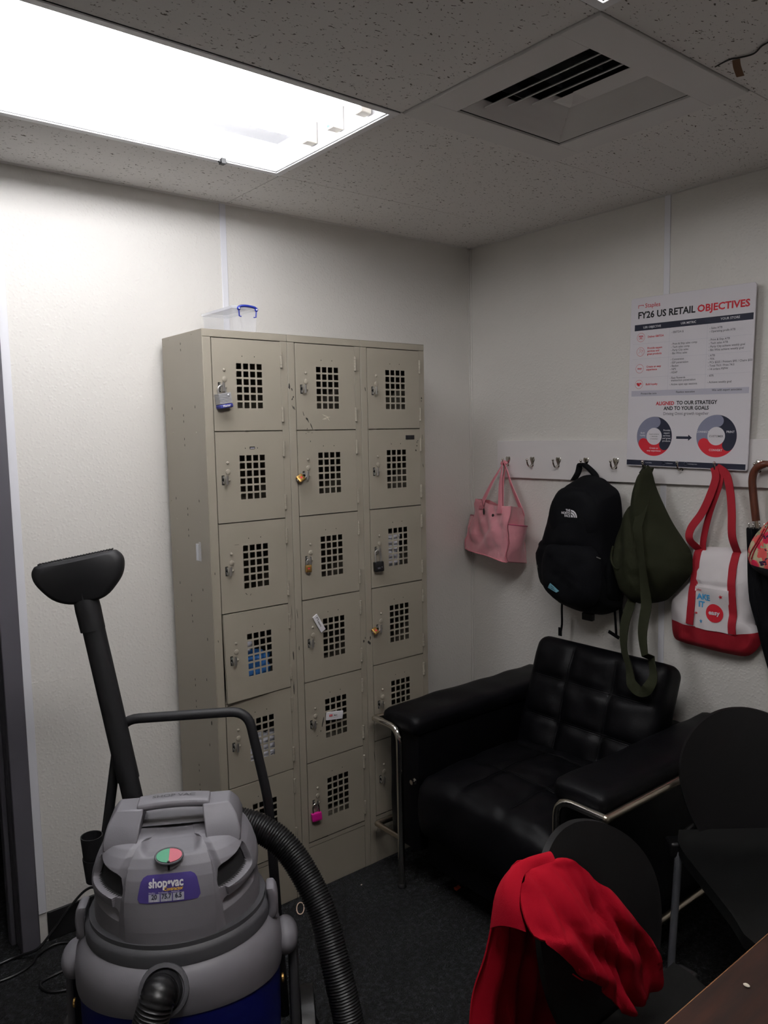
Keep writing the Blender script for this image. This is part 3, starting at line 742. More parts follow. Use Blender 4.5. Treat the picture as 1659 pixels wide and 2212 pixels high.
# padlocks
def padlock(name, label, ring, size, mats, kind, tilt=0.0, drop=None, yaw=0.0):
    """ring: point where the shackle top passes; the body hangs below"""
    w_, h_, d_ = size; sh = drop or h_ * .75
    t = thing(name, label, 'padlock', ring, group='padlocks on the locker doors')
    R = Matrix.Rotation(tilt, 3, 'Y') @ Matrix.Rotation(yaw, 3, 'Z')
    P = Vector(ring); f = lambda x, y, z: P + R @ Vector((x, y, z))
    r = .0032 if w_ > .03 else .0018
    sw = w_ * .3
    pts = [f(-sw, 0, -sh - .004)] + [f(-sw * math.cos(a), 0, -sw + sw * math.sin(a)) for a in [k * PI / 10 for k in range(11)]] + [f(sw, 0, -sh - .004)]
    m = MB(); m.tube(pts, r, 10); m.build('shackle', M['steel'] if kind != 'pink' else M['chrome'], t)
    m = MB()
    if kind == 'master':
        n = 7
        for k in range(n):
            rbox(m, f(0, 0, -sh - (k + .5) * h_ * .7 / n), (w_, d_, h_ * .7 / n * .96), .001, (4, 4, 2), R=R)
        m.sphere(f(w_ * .28, -d_ / 2, -sh - h_ * .18), w_ * .1, 12, 0, (1, .5, 1))
        m.build('lock_body', mats[0], t)
        m = MB(); rbox(m, f(0, 0, -sh - h_ * .86), (w_ * 1.05, d_ * 1.12, h_ * .3), .0045, (8, 6, 6), R=R); m.build('bumper', mats[1], t, label='blue plastic bumper at the foot of the padlock')
        m = MB(); Tm = Matrix.Translation(f(-w_ * .34, -d_ * .57, -sh - h_ * .90)) @ R.to_4x4() @ Matrix.Rotation(PI / 2, 4, 'X'); m.text('Master', h_ * .22, Tm, 0, .02); m.build('lettering', M['whiteink'], t, sharp=0, recalc=False)
    else:
        rbox(m, f(0, 0, -sh - h_ / 2), size[0:1] + (d_, h_), min(.0035, d_ * .3), (6, 6, 6), R=R)
        m.build('lock_body', mats[0], t)
        m = MB(); m.lathe([(w_ * .16, 0), (w_ * .16, -.0016), (w_ * .1, -.002)], f(0, 0, -sh - h_ - .0001), 14, R=R); m.build('keyway', M['steel'], t)
        if kind == 'black':
            m = MB(); m.obox(f(-w_ * .08, -d_ * .5, -sh - h_ * .62), (w_ * .3, .0006, h_ * .16), R); m.obox(f(w_ * .25, -d_ * .5, -sh - h_ * .55), (w_ * .12, .0006, h_ * .12), R); m.build('emblem', M['greyink'], t, sharp=0)
        if kind == 'brass':
            m = MB(); m.lathe([(w_ * .14, 0), (w_ * .14, .0006)], f(0, -d_ / 2, -sh - h_ * .45), 12, R=R @ Matrix.Rotation(PI / 2, 3, 'X')); m.build('emblem', M['redink'], t)
def ringpos(c, r, dz=0): d, x0, z1, yy = doors[(c, r)]; return (x0 + .0215, yy - .0115, z1 - .1485 + dz)
padlock('padlock', 'large silver laminated padlock with a blue base on the top left locker door', ringpos(0, 0), (.046, .047, .026), [M['padgrey'], M['bluevinyl']], 'master', rad(-9), .024, rad(6))
padlock('padlock', 'small brass padlock swung sideways on the second door down of the middle lockers', ringpos(1, 1), (.025, .026, .013), [M['brass']], 'brass', rad(62), .011, rad(-30))
padlock('padlock', 'small brass padlock hanging straight on the third door down of the middle lockers', ringpos(1, 2), (.022, .026, .012), [M['brass']], 'brass', rad(0), .018, rad(-20))
padlock('padlock', 'black rectangular padlock with a long shackle on the right-hand lockers, third door down', ringpos(2, 2), (.038, .037, .018), [M['blackplastic']], 'black', rad(-3), .043, rad(-10))
padlock('padlock', 'small brass padlock tilted on the fourth door down of the right-hand lockers', ringpos(2, 3), (.025, .022, .012), [M['brass']], 'brass', rad(68), .010, rad(-35))
padlock('padlock', 'bright magenta padlock on the lowest door of the middle lockers', ringpos(1, 5), (.038, .030, .016), [M['pinkpaint']], 'pink', rad(-4), .032, rad(-12))

# things seen through the punched holes
def lump(name, label, cat, c, size, mats, seed, group=None, wr=.25):
    t = thing(name, label, cat, (c[0], c[1], c[2] - size[2] / 2), group=group)
    m = MB()
    def fn(p, q):
        k = 1 + wr * N3(p, 28, seed) + wr * .7 * N3(p, 60, seed + 3); return p * k
    rbox(m, c, size, min(size) * .35, (14, 10, 14), fn)
    m.build('body', mats, t, sharp=25)
    return t
lump('plastic_bag', 'crumpled white plastic bag behind the holes of the third right-hand locker door', 'bag', (-.745, -.285, 1.185), (.09, .06, .12), M['whitebag'], 1, 'contents of the lockers')
lump('bottle_pack', 'blue and white plastic packs behind the holes of the half-open fourth left locker door', 'package', (-1.335, -.275, .86), (.11, .07, .085), M['bluebag'], 5, 'contents of the lockers')
lump('plastic_bag', 'small white plastic bag above the blue pack inside the fourth left locker door', 'bag', (-1.385, -.285, .93), (.07, .05, .04), M['whitebag'], 9, 'contents of the lockers')
lump('plastic_bag', 'bright crumpled plastic bag behind the holes of the fifth left locker door', 'bag', (-1.33, -.28, .56), (.15, .07, .1), M['whitebag'], 12, 'contents of the lockers')

# clear clip on the side panel
t = thing('plastic_clip', 'small clear plastic clip stuck upright on the side of the lockers', 'clip', (LX, -.262, 1.265), group=None)
m = MB(); m.box(LX - .003, LX - .0015, -.27, -.252, 1.232, 1.297); m.box(LX - .012, LX - .003, -.27, -.2685, 1.236, 1.293); m.box(LX - .012, LX - .003, -.2535, -.252, 1.236, 1.293)
m.build('holder', M['clear'], t, bevel=.0008)
m = MB(); m.box(LX - .013, LX - .0115, -.268, -.254, 1.238, 1.291); m.build('face', M['clearrim'], t, bevel=.0005)

# ------------------------------------------------------------ clear storage box on the lockers
t = thing('storage_box', 'small clear plastic storage box with a blue handle on top of the left lockers', 'storage box', (-1.331, -.2, ZT))
bx0, bx1, by0, by1, bz0, bz1 = -1.378, -1.286, -.3, -.09, ZT + .001, ZT + .075
m = MB(); e = .0016; tp = .004
def frustum(m, x0, x1, y0, y1, z0, z1, tp):
    a = [(x0 + tp, y0 + tp, z0), (x1 - tp, y0 + tp, z0), (x1 - tp, y1 - tp, z0), (x0 + tp, y1 - tp, z0)]; b = [(x0, y0, z1), (x1, y0, z1), (x1, y1, z1), (x0, y1, z1)]
    return a, b
a, b = frustum(m, bx0, bx1, by0, by1, bz0, bz1, tp); a2, b2 = frustum(m, bx0 + e, bx1 - e, by0 + e, by1 - e, bz0 + e, bz1, tp)
m.rings([a2, b2, b, a], 0, cap=True)
m.build('tub', M['clear'], t, bevel=.002)
m = MB(); m.box(bx0 - .003, bx1 + .003, by0 - .003, by1 + .003, bz1, bz1 + .009); m.box(bx0 + .006, bx1 - .006, by0 + .01, by1 - .01, bz1 + .009, bz1 + .0105)
m.build('lid', M['clearrim'], t, bevel=.002)
m = MB(); yh = by0 - .009
m.tube(spl([(-1.360, yh, bz1 + .0), (-1.355, yh, bz1 + .006), (-1.345, yh - .001, bz1 + .0085), (-1.332, yh - .001, bz1 + .0095), (-1.314, yh - .001, bz1 + .0085), (-1.298, yh, bz1 + .006), (-1.292, yh, bz1 + .0)], 4), .0042, 8)
m.sphere((-1.358, yh, bz1), .0065, 12, 0, (1, .6, 1)); m.sphere((-1.294, yh, bz1), .0065, 12, 0, (1, .6, 1))
m.tube([(-1.358, yh, bz1), (-1.357, yh, bz1 - .024), (-1.350, yh, bz1 - .025)], .0022, 8); m.tube([(-1.294, yh, bz1), (-1.296, yh, bz1 - .024), (-1.304, yh, bz1 - .025)], .0022, 8)
m.build('handle', M['bluehandle'], t, label='blue plastic clip handle')
for xx in (-1.358, -1.294):
    m = MB(); m.sphere((xx, yh - .004, bz1), .0026, 10, 0, (1, .5, 1)); m.build('stud', M['whiteink'], t)

# ------------------------------------------------------------ coat rail and hooks
RX = -.018
t = thing('coat_rail', 'long white painted board screwed to the wall carrying the coat hooks', 'coat rack', (RX / 2, -.98, 1.431))
m = MB(); m.box(RX, -.0005, -2.3, -.18, 1.431, 1.592); m.build('board', M['board'], t, bevel=.0012)
hook0 = None
hooks_y = [-.244 - .1386 * k for k in range(9)]
hl = ['chrome coat hook, first from the corner, holding the pink tote', 'empty chrome coat hook, between the pink tote and the next bare hook', 'empty chrome coat hook just left of the backpack hook', 'chrome coat hook holding the black backpack',
      'empty chrome coat hook between the backpack and the green bag', 'chrome coat hook poking out under the sign, holding the green bag', 'bare chrome coat hook in front of the lower edge of the sign', 'chrome coat hook holding the red straps of the white tote', 'chrome coat hook holding the brown umbrella handle']
def hook_parts(t, y):
    z = 1.505
    m = MB()
    out = [(0, .017), (.009, .0185), (.0135, .012), (.012, .003), (.0065, -.008), (.006, -.02), (0, -.024), (-.006, -.02), (-.0065, -.008), (-.012, .003), (-.0135, .012), (-.009, .0185)]
    P = spl([(0, a, b) for a, b in out], 3, True); n = len(P)
    m.rings([[(RX - d, y + p.y * s, z + p.z * s) for p in P] for s, d in ((1, 0), (1, .0015), (.8, .0035), (.3, .0045))])
    for s in (-1, 1): m.sphere((RX - .0035, y + s * .0065, z + .009), .0024, 8, 0, (.6, 1, 1))
    m.build('back_plate', M['chrome'], t)
    m = MB(); m.tube(spl([(RX - .002, y, z - .012), (RX - .009, y, z - .019), (RX - .020, y, z - .0215), (RX - .029, y, z - .015), (RX - .0335, y, z - .004), (RX - .035, y, z + .004)], 5), [.0042] * 12 + [.0036] * 14, 10)
    m.build('prong', M['chrome'], t)
    m = MB(); m.sphere((RX - .0355, y, z + .007), .0056, 12); m.build('ball_tip', M['chrome'], t)
for k, y in enumerate(hooks_y):
    if k == 0:
        hook0 = thing('coat_hook', hl[0], 'hook', (RX, y, 1.505), group='chrome hooks on the white rail'); hook_parts(hook0, y)
    else:
        o = hook0.copy(); COL.objects.link(o); o.location = (RX, y, 1.505); o['label'] = hl[k]
        for ch in list(hook0.children):
            q = ch.copy(); COL.objects.link(q); q.parent = o

# ------------------------------------------------------------ poster board
a = rad(1.35); PT = Vector((-.0285, -.869, 2.111))
U = Vector((0, -math.cos(a), -math.sin(a))); Vd = Vector((0, math.sin(a), -math.cos(a))); NX = Vector((-1, 0, 0))
PW, PH = .465, .614
t = thing('sign_board', 'tall white printed foam board of retail objectives, resting on the hooks against the rail', 'sign', PT + U * PW / 2 + Vd * PH)
P = lambda u, v, d=0: PT + U * u + Vd * v + NX * d
m = MB(); cs = .006
outl = [(cs, 0), (PW - cs, 0), (PW, cs), (PW, PH - cs), (PW - cs, PH), (cs, PH), (0, PH - cs), (0, cs)]
m.poly([P(u, v, -.0) for u, v in outl], NX * .005); m.build('board', M['card'], t, bevel=.001)
FD = .0052
def ptx(m, s, u, v, size, mi, bold=0, align='LEFT', sx=1.0, fit=None):
    if fit:
        xs_ = [p[0] for p in textgeo(s, size, bold, align, 2)[0]]; sx = fit / (max(xs_) - min(xs_))
    m.text(s, size, None, mi, bold, align, fn=lambda x, y: P(u + x, v - y, FD + .0003), sx=sx, res=2)
def prect(m, u0, v0, u1, v1, mi, d=FD): m.add([P(u0, v0, d), P(u1, v0, d), P(u1, v1, d), P(u0, v1, d)], [(0, 1, 2, 3)], mi)
m = MB()   # materials: 0 black 1 red 2 navy 3 white 4 grey 5 lilac 6 slate
prect(m, .018, .0965, .460, .1185, 2); prect(m, .013, .3365, .457, .357, 5); prect(m, .002, .592, .458, .611, 2)
for v in (.166, .2205, .288): prect(m, .013, v, .459, v + .0006, 5)
for u in (.160, .302): prect(m, u, .1185, u + .0006, .3365, 5)
ptx(m, 'FY26 US RETAIL', .030, .0745, .0330, 0, .03, fit=.2245); ptx(m, 'OBJECTIVES', .2625, .0745, .0330, 1, .03, fit=.184)
ptx(m, 'Staples', .0580, .0375, .0215, 1, .004, fit=.061)
for (u0, v0, u1, v1) in ((.0305, .0265, .0525, .0285), (.0305, .0265, .0325, .038), (.0505, .0265, .0525, .0315)): prect(m, u0, v0, u1, v1, 1)
ptx(m, 'USR OBJECTIVE', .0896, .1115, .0105, 3, .012, 'CENTER'); ptx(m, 'USR METRIC', .2315, .1105, .0105, 3, .012, 'CENTER'); ptx(m, 'YOUR STORE', .3815, .1100, .0112, 3, .012, 'CENTER')
for s, u, v in (('Deliver EBITDA', .0735, .146), ('Provide expert', .0735, .187), ('services and', .0735, .1975), ('great products', .0735, .208), ('Create an easy', .072, .2535), ('experience', .072, .264), ('Build loyalty', .0715, .317)): ptx(m, s, u, v, .0098, 1, .022)
for s, v in (('EBITDA $', .138), ('Print & Ship sales comp', .179), ('Tech sales comp', .190), ('Party City sales', .201), ('Bin Wins sales', .212), ('Conversion', .233), ('ESP penetration', .2445), ('Basket', .256), ('NPS', .2675), ('KEAP', .279), ('Easy Rewards', .298), ('  transaction penetration', .307), ('Active open app sessions', .321)):
    ptx(m, ('- ' if s[0] != ' ' else '') + s, .168, v, .0098, 4, .012)
for s, v in (('Sales ATB', .137), ('Operating profit ATB', .148), ('Print & Ship ATB', .176), ('Tech sales ATB', .1875), ('Party City achieve weekly goal', .199), ('Bin Wins achieve weekly goal', .2105), ('ATB', .229), ('75%', .2405), ('PCs $225 / Printers $95 / Chairs $50', .252), ('Total 76.0 / Print 74.0', .2635), ('14 orders PSPW', .275), ('65%', .2965), ('Achieve weekly goal', .319)):
    ptx(m, '- ' + s, .310, v, .0098, 4, .012)
ptx(m, 'Protect the core', .085, .3505, .0095, 0, .008, 'CENTER'); ptx(m, 'Flawless execution', .2302, .3485, .0095, 0, .008, 'CENTER'); ptx(m, 'Win with expert associates', .381, .346, .0095, 0, .008, 'CENTER')
ptx(m, 'ALIGNED', .117, .3905, .0180, 1, .03, fit=.073); ptx(m, 'TO OUR STRATEGY', .349, .3895, .0180, 0, .03, 'RIGHT', fit=.152); ptx(m, 'AND TO YOUR GOALS', .2345, .4085, .0180, 0, .03, 'CENTER', fit=.172); ptx(m, 'Driving Omni growth together', .234, .4265, .0155, 4, .004, 'CENTER', fit=.172)
def seg(m, cu_, cv, r0, r1, a0, a1, mi, d=FD, n=20):
    vs = []; 
    for k in range(n + 1):
        q = a0 + (a1 - a0) * k / n; vs += [P(cu_ + r0 * math.sin(q), cv - r0 * math.cos(q), d), P(cu_ + r1 * math.sin(q), cv - r1 * math.cos(q), d)]
    m.add(vs, [(2 * k, 2 * k + 1, 2 * k + 3, 2 * k + 2) for k in range(n)], mi)
def pdisc(m, u, v, r, mi, d): m.add([P(u + r * math.cos(k * PI / 12), v + r * math.sin(k * PI / 12), d) for k in range(24)], [tuple(range(24))], mi)
for (cu_, cv, r1, r0) in ((.1135, .5035, .0715, .031), (.3510, .4995, .0725, .0315)):
    seg(m, cu_, cv, r0, r1, rad(5), rad(125), 2); seg(m, cu_, cv, r0, r1, rad(125), rad(235), 1); seg(m, cu_, cv, r0, r1, rad(235), rad(365), 6)
    rm, rr = (r0 + r1) / 2, (r1 - r0) / 2
    pdisc(m, cu_ + rm * math.sin(rad(5)), cv - rm * math.cos(rad(5)), rr * .99, 6, FD + .0001)
    pdisc(m, cu_ + rm * math.sin(rad(125)), cv - rm * math.cos(rad(125)), rr * .99, 2, FD + .0001)
    pdisc(m, cu_ + rm * math.sin(rad(238)), cv - rm * math.cos(rad(238)), rr * .99, 1, FD + .0001)
ptx(m, 'Build', .066, .494, .0085, 3, .008, 'CENTER'); ptx(m, 'loyalty', .066, .503, .0085, 3, .008, 'CENTER')
for k, s in enumerate(('Provide', 'expert', 'services', 'and great', 'products')): ptx(m, s, .164, .484 + k * .0095, .0088, 3, .01, 'CENTER')
ptx(m, 'Create an', .114, .549, .0088, 3, .01, 'CENTER'); ptx(m, 'easy experience', .114, .5585, .0088, 3, .01, 'CENTER')
for k, s in enumerate(('Acquire and grow:', '1. Businesses', '2. Consumers')): ptx(m, s, .1135, .497 + k * .0085, .0055, 0, .004, 'CENTER')
ptx(m, 'CONNECT', .302, .4885, .0095, 3, .008, 'CENTER'); ptx(m, 'PRINT', .401, .488, .0105, 3, .015, 'CENTER'); ptx(m, 'CONVERT', .351, .551, .0105, 3, .01, 'CENTER'); ptx(m, 'CUSTOMER', .351, .503, .0098, 4, .01, 'CENTER')
m.add([P(u, v, FD) for u, v in [(.202, .502), (.248, .502), (.248, .4955), (.262, .5065), (.248, .5175), (.248, .511), (.202, .511)]], [tuple(range(7))], 2)
for u, v in ((.0454, .143), (.0456, .195), (.044, .256), (.0434, .3131)):
    seg(m, u, v, .0152, .0162, 0, 2 * PI, 1, n=28)
ptx(m, 'easy', .044, .2585, .0105, 1, .02, 'CENTER')
u, v = .0454, .143
for q in ((u - .009, v - .006, u + .009, v - .003), (u - .008, v - .003, u - .007, v + .007), (u + .007, v - .003, u + .008, v + .007), (u - .008, v + .006, u + .008, v + .007), (u - .003, v, u + .003, v + .004)): prect(m, *q, 1)
u, v = .0456, .195
seg(m, u - .001, v - .007, .003, .0038, 0, 2 * PI, 1); seg(m, u - .001, v + .006, .006, .0068, rad(-90), rad(90), 1); seg(m, u + .008, v - .004, .002, .0028, 0, 2 * PI, 1); seg(m, u + .002, v + .004, .008, .0086, rad(30), rad(160), 1)
u, v = .0434, .3131
m.add([P(u + x, v + y, FD) for x, y in [(-.011, -.004), (-.004, -.006), (.002, -.002), (.005, .003), (0, .008), (-.008, .003)]], [tuple(range(6))], 1)
m.add([P(u + x, v + y, FD + .0001) for x, y in [(.011, -.004), (.004, -.006), (.0, -.003), (.006, .001), (.009, .002)]], [tuple(range(5))], 1)
for u, s in ((.083, 'CUSTOMERS'), (.166, 'COMMUNITY'), (.252, 'CONTRIBUTION'), (.365, 'EASY')):
    seg(m, u - .01, .601 - (u) * .009, .0062, .0068, 0, 2 * PI, 3, n=16); ptx(m, s, u - .001, .603 - u * .009, .0046, 3)
m.build('printing', [M['blackink'], M['redink'], M['navyink'], M['whiteink'], M['greyink'], M['lilac'], M['slate']], t, sharp=0, recalc=False)

# ------------------------------------------------------------ pink tote
hy = [y for y in hooks_y]
def hookp(k, dx=0): return Vector((RX - .028 - dx, hooks_y[k], 1.493))
t = thing('tote_bag', 'sparkly pink tote bag with side pockets hanging from the first hook near the corner', 'bag', (-.1, -.24, 1.07))
TLf, TRf, TRb, TLb = Vector((-.10, -.131, 1.336)), Vector((-.19, -.412, 1.326)), Vector((-.065, -.368, 1.307)), Vector((-.022, -.125, 1.325))
BLf, BRf, BRb, BLb = Vector((-.075, .0, 1.098)), Vector((-.19, -.391, 1.089)), Vector((-.03, -.358, 1.062)), Vector((-.015, -.04, 1.08))
BLf.y = -.02
def totefn(seed):
    def f(a_, b_, c_): return Vector((0, 0, 0))
    return f
m = MB()
nu, nv, nw = 26, 20, 9
def tri(u, v, w_):
    top = (TLf.lerp(TRf, u)).lerp(TLb.lerp(TRb, u), w_); bot = (BLf.lerp(BRf, u)).lerp(BLb.lerp(BRb, u), w_)
    p = bot.lerp(top, v)
    sag = .012 * math.sin(PI * u) * v ** 3
    p.z -= sag
    bulge = math.sin(PI * u) * math.sin(PI * min(1, v * 1.0)) 
    n_ = Vector((-.9, .3, 0)) * (.012 * bulge * (1 - w_) - .01 * bulge * w_)
    wr = N3(p, 14, 2) * .022 + N3(p, 34, 4) * .008 + .006 * math.sin((u * 1.2 + v * .8) * 16) * (1 - v) * v * 2
    return p + n_ + Vector((-.85, .35, .1)) * wr * (1 if w_ < .5 else .5)
ringlist = []
for j in range(nv + 1):
    v = j / nv; per = []
    for i in range(nu): per.append(tri(i / nu, v, 0))
    for k in range(nw): per.append(tri(1, v, k / nw))
    for i in range(nu): per.append(tri(1 - i / nu, v, 1))
    for k in range(nw): per.append(tri(0, v, 1 - k / nw))
    ringlist.append(per)
# inner skin leaves the mouth open
ctr = (TLf + TRf + TRb + TLb) / 4
inner = [[p.lerp(ctr + Vector((0, 0, p.z - ctr.z)), .05) for p in ringlist[nv - q]] for q in range(0, 6)]
n = len(ringlist[0])
m.rings(ringlist + inner, 0, cap=True)
m.build('bag_body', M['pink'], t, sharp=60)
m = MB(); m.add([p for p in inner[4]], [tuple(range(n))]); m.build('lining', M['pinklining'], t, sharp=0)
# front seam (binding along the near corner) and the side pocket
m = MB(); m.tube([tri(1, k / 12, 0) + Vector((-.002, -.002, 0)) for k in range(13)], .0022, 6); m.tube([tri(k / 20, .0, 0) + Vector((-.002, 0, 0)) for k in range(21)], .0025, 6)
m.build('piping', M['pinkstrap'], t)
def sidepocket(ua, name):
    m = MB(); rows = []
    for j in range(9):
        v = .02 + .66 * j / 8
        rows.append([tri(ua, v, .08 + .84 * k / 8) + Vector((-.004, (-1 if ua else 1) * (.008 + .042 * math.sin(PI * k / 8) * (.25 + .75 * j / 8)), 0)) for k in range(9)])
    back = [[tri(ua, .02 + .66 * j / 8, .08 + .84 * k / 8) for k in range(9)] for j in range(9)]
    m.rings([a_ + b_[::-1] for a_, b_ in zip(rows, back)], 0, cap=True)
    m.build('side_pocket', M['pink'], t, sharp=60)
    m = MB(); m.tube(rows[-1], .002, 6); m.build('pocket_edge', M['pinklining'], t)
sidepocket(1, 'r'); sidepocket(0, 'l')
hp = hookp(0)
for k, (a_, b_, c_) in enumerate([(.20, 0, .0), (.78, 0, 0), (.42, 1, 0), (.95, 1, 0)]):
    s0 = tri(a_, .86, b_) + Vector((-.006 if b_ == 0 else 0, 0, 0)); m = MB()
    s1 = tri(a_, 1.0, b_); top = hp + Vector((.006 - .012 * (k % 2), .006 * (1.5 - k), .004))
    mid = s1.lerp(top, .5) + Vector((-.006, .0, 0))
    pts = spl([s0, s1, mid, s1.lerp(top, .85), top], 5)
    W = []
    for i, p in enumerate(pts):
        q = i / (len(pts) - 1); W.append(Vector((-.25, -.95, 0)).normalized() * (.019 * (1 - .62 * q)) + Vector((-.008, 0, 0)) * q)
    m.ribbon(pts, W, .003); m.build('strap', M['pinkstrap'], t)
m = MB(); m.tube(spl([hp + Vector((.004, .014, -.002)), hp + Vector((0, .006, .006)), hp + Vector((0, -.006, .006)), hp + Vector((.004, -.014, -.002))], 4), .008, 8); m.build('strap_loop', M['pinkstrap'], t)
m = MB(); q = tri(.58, .80, 0) + Vector((-.005, 0, 0)); m.sphere(q, .0068, 12, 0, (.5, 1, 1)); m.build('snap_button', M['chip'], t)
q = tri(.30, .93, 0) + Vector((-.008, 0, 0)); m = MB(); m.sphere(q + Vector((0, 0, -.022)), .0058, 12, 0, (.4, 1, 2.6)); m.tube(spl([q + Vector((0, .012, .03)), q, q + Vector((0, -.012, .03))], 4), .0009, 5); m.build('charm', M['chip'], t, label='oval dark metal charm on a cord')

# ------------------------------------------------------------ black backpack
t = thing('backpack', 'tall black backpack with a white emblem hanging from the fourth hook above the armchair', 'backpack', (-.08, -.7, .91))
PO = [(-.717, 1.459), (-.67, 1.448), (-.638, 1.414), (-.61, 1.369), (-.577, 1.331), (-.563, 1.276), (-.551, 1.234), (-.543, 1.206), (-.52, 1.184), (-.505, 1.138), (-.511, 1.065), (-.526, 1.006), (-.566, .975), (-.6, .953), (-.623, .929), (-.7, .912), (-.763, .91), (-.815, .925), (-.864, .955), (-.872, .99), (-.878, 1.03), (-.872, 1.073), (-.862, 1.148), (-.864, 1.274), (-.86, 1.358), (-.845, 1.402), (-.81, 1.425), (-.785, 1.443), (-.754, 1.452)]
def pf(y, z):
    return .010 * math.exp(-((z - 1.19 + .12 * (y + .7) ** 2 * 8) / .012) ** 2) * -1 - .006 * math.exp(-((z - 1.355) / .01) ** 2)
m = MB(); puff(m, PO, (-.70, 1.17), -.07, .155, 3.2, 2.2, K=18, n=3, wr=.010, wf=9, back=.3, fold=pf, seed=3)
m.build('main_bag', M['blackcloth'], t, sharp=60)
FP = [(-.632, 1.205), (-.75, 1.215), (-.83, 1.19), (-.858, 1.13), (-.855, 1.03), (-.825, .975), (-.74, .952), (-.65, .968), (-.595, 1.01), (-.58, 1.08), (-.59, 1.16)]
m = MB(); puff(m, FP, (-.72, 1.09), -.19, .05, 3.4, 2.0, K=12, n=4, wr=.008, wf=14, back=.5, seed=6); PKF = [tuple(p) for p in m.v], list(m.f); m.build('front_pocket', M['blackcloth'], t, sharp=60)
UP = [(-.655, 1.40), (-.72, 1.42), (-.79, 1.405), (-.83, 1.35), (-.835, 1.27), (-.80, 1.225), (-.72, 1.215), (-.64, 1.225), (-.61, 1.26), (-.615, 1.33)]
m = MB(); puff(m, UP, (-.72, 1.31), -.186, .035, 3.2, 2.0, K=12, n=4, wr=.005, wf=12, back=.6, seed=8); m.build('upper_pocket', M['blackcloth'], t, sharp=60)
SP = [(-.51, 1.18), (-.54, 1.195), (-.59, 1.16), (-.60, 1.06), (-.585, .985), (-.545, .985), (-.515, 1.04), (-.50, 1.12)]
m = MB(); puff(m, SP, (-.55, 1.08), -.085, .075, 3, 2, K=8, n=4, wr=.006, wf=16, seed=9); m.build('side_pocket', M['blackmesh'], t, sharp=60)
SP = [(-.868, 1.15), (-.83, 1.16), (-.82, 1.08), (-.83, 1.0), (-.855, .975), (-.875, 1.0), (-.88, 1.08)]
m = MB(); puff(m, SP, (-.865, 1.07), -.085, .075, 3, 2, K=8, n=4, wr=.006, wf=16, seed=10); m.build('side_pocket', M['blackmesh'], t, sharp=60)
m = MB(); hp = hookp(3); m.ribbon(spl([(-.08, -.646, 1.435), (-.06, -.652, 1.465), (hp.x + .006, hp.y + .014, 1.493), (hp.x, hp.y, 1.4975), (hp.x + .006, hp.y - .018, 1.49), (-.06, -.735, 1.455), (-.08, -.752, 1.42)], 5), (-.013, .003, 0), .009); m.build('haul_loop', M['blackcloth'], t)
LG = lambda u, v: Vector((-.2235, -.709 - u, 1.336 - v))
m = MB()
for k, s in enumerate(('THE', 'NORTH', 'FACE')): m.text(s, .0125, None, 0, .03, 'RIGHT', fn=lambda x, y, k=k: LG(.033 + x, .0085 + k * .0105 - y), sx=.95)
for (r0, r1) in ((.022, .028), (.0125, .0195), (0, .0095)):
    n = 12; vs = []
    for k in range(n + 1):
        q = k / n * PI / 2; vs += [LG(.036 + r0 * math.sin(q), .0295 - r0 * math.cos(q)), LG(.036 + r1 * math.sin(q), .0295 - r1 * math.cos(q))]
    m.add(vs, [(2 * k, 2 * k + 1, 2 * k + 3, 2 * k + 2) for k in range(n)], 0)
m.build('embroidered_logo', M['whiteink'], t, sharp=0, label='white embroidered emblem')
from mathutils.bvhtree import BVHTree
PB = BVHTree.FromPolygons(*PKF)
def onp(y, z, off):
    h = PB.ray_cast(Vector((-1, y, z)), Vector((1, 0, 0)), 2)[0]
    return Vector(((h.x if h else -.22) - off, y, z))
m = MB(); DC = [(-.665, 1.047), (-.703, 1.020), (-.689, 1.012), (-.645, 1.024)]
def dq(u, v, off=.002):
    a_, b_ = Vector(DC[0]).lerp(Vector(DC[1]), u), Vector(DC[3]).lerp(Vector(DC[2]), u); q_ = a_.lerp(b_, v); return onp(q_.x, q_.y, off)
def dpatch(u0, v0, u1, v1, mi, off): m.add([dq(u0 + (u1 - u0) * i / 5, v0 + (v1 - v0) * j / 5, off) for j in range(6) for i in range(6)], [(j * 6 + i, j * 6 + i + 1, j * 6 + i + 7, j * 6 + i + 6) for j in range(5) for i in range(5)], mi)
dpatch(0, 0, 1, 1, 0, .002); dpatch(.2, .25, .55, .36, 1, .0026); dpatch(.3, .58, .8, .7, 1, .0026)
m.build('diamond_patch', [M['teal'], M['navyink']], t, sharp=0, label='pale teal diamond patch')
for pts in ([(-.175, -.551, 1.115), (-.185, -.556, 1.105), (-.187, -.553, 1.095), (-.185, -.556, 1.083)], [(-.2, -.845, 1.163), (-.2, -.853, 1.161), (-.2, -.862, 1.159)]):
    m = MB(); m.tube(spl(pts, 3), .002, 6); m.build('zipper_pull', M['steel'], t)
m = MB(); m.ribbon(spl([(-.08, -.595, .96), (-.075, -.586, .91), (-.07, -.583, .84), (-.07, -.574, .795)], 4), (-.002, -.006, 0), .002); m.box(-.075, -.071, -.584, -.568, .79, .825); m.build('strap_end', M['blackcloth'], t)
m = MB(); m.ribbon(spl([(-.07, -.858, 1.02), (-.06, -.858, .9), (-.055, -.862, .80), (-.055, -.865, .77)], 4), (-.002, -.009, 0), .002); m.ribbon(spl([(-.07, -.835, .95), (-.065, -.838, .87), (-.065, -.84, .845)], 4), (-.002, -.006, 0), .002); m.obox((-.066, -.83, .842), (.006, .05, .012), Matrix.Rotation(.35, 3, 'X')); m.build('strap_end', M['blackcloth'], t)
m = MB(); m.obox((-.1, -.735, .903), (.02, .05, .03)); m.build('hip_buckle', M['blackplastic'], t, bevel=.004)
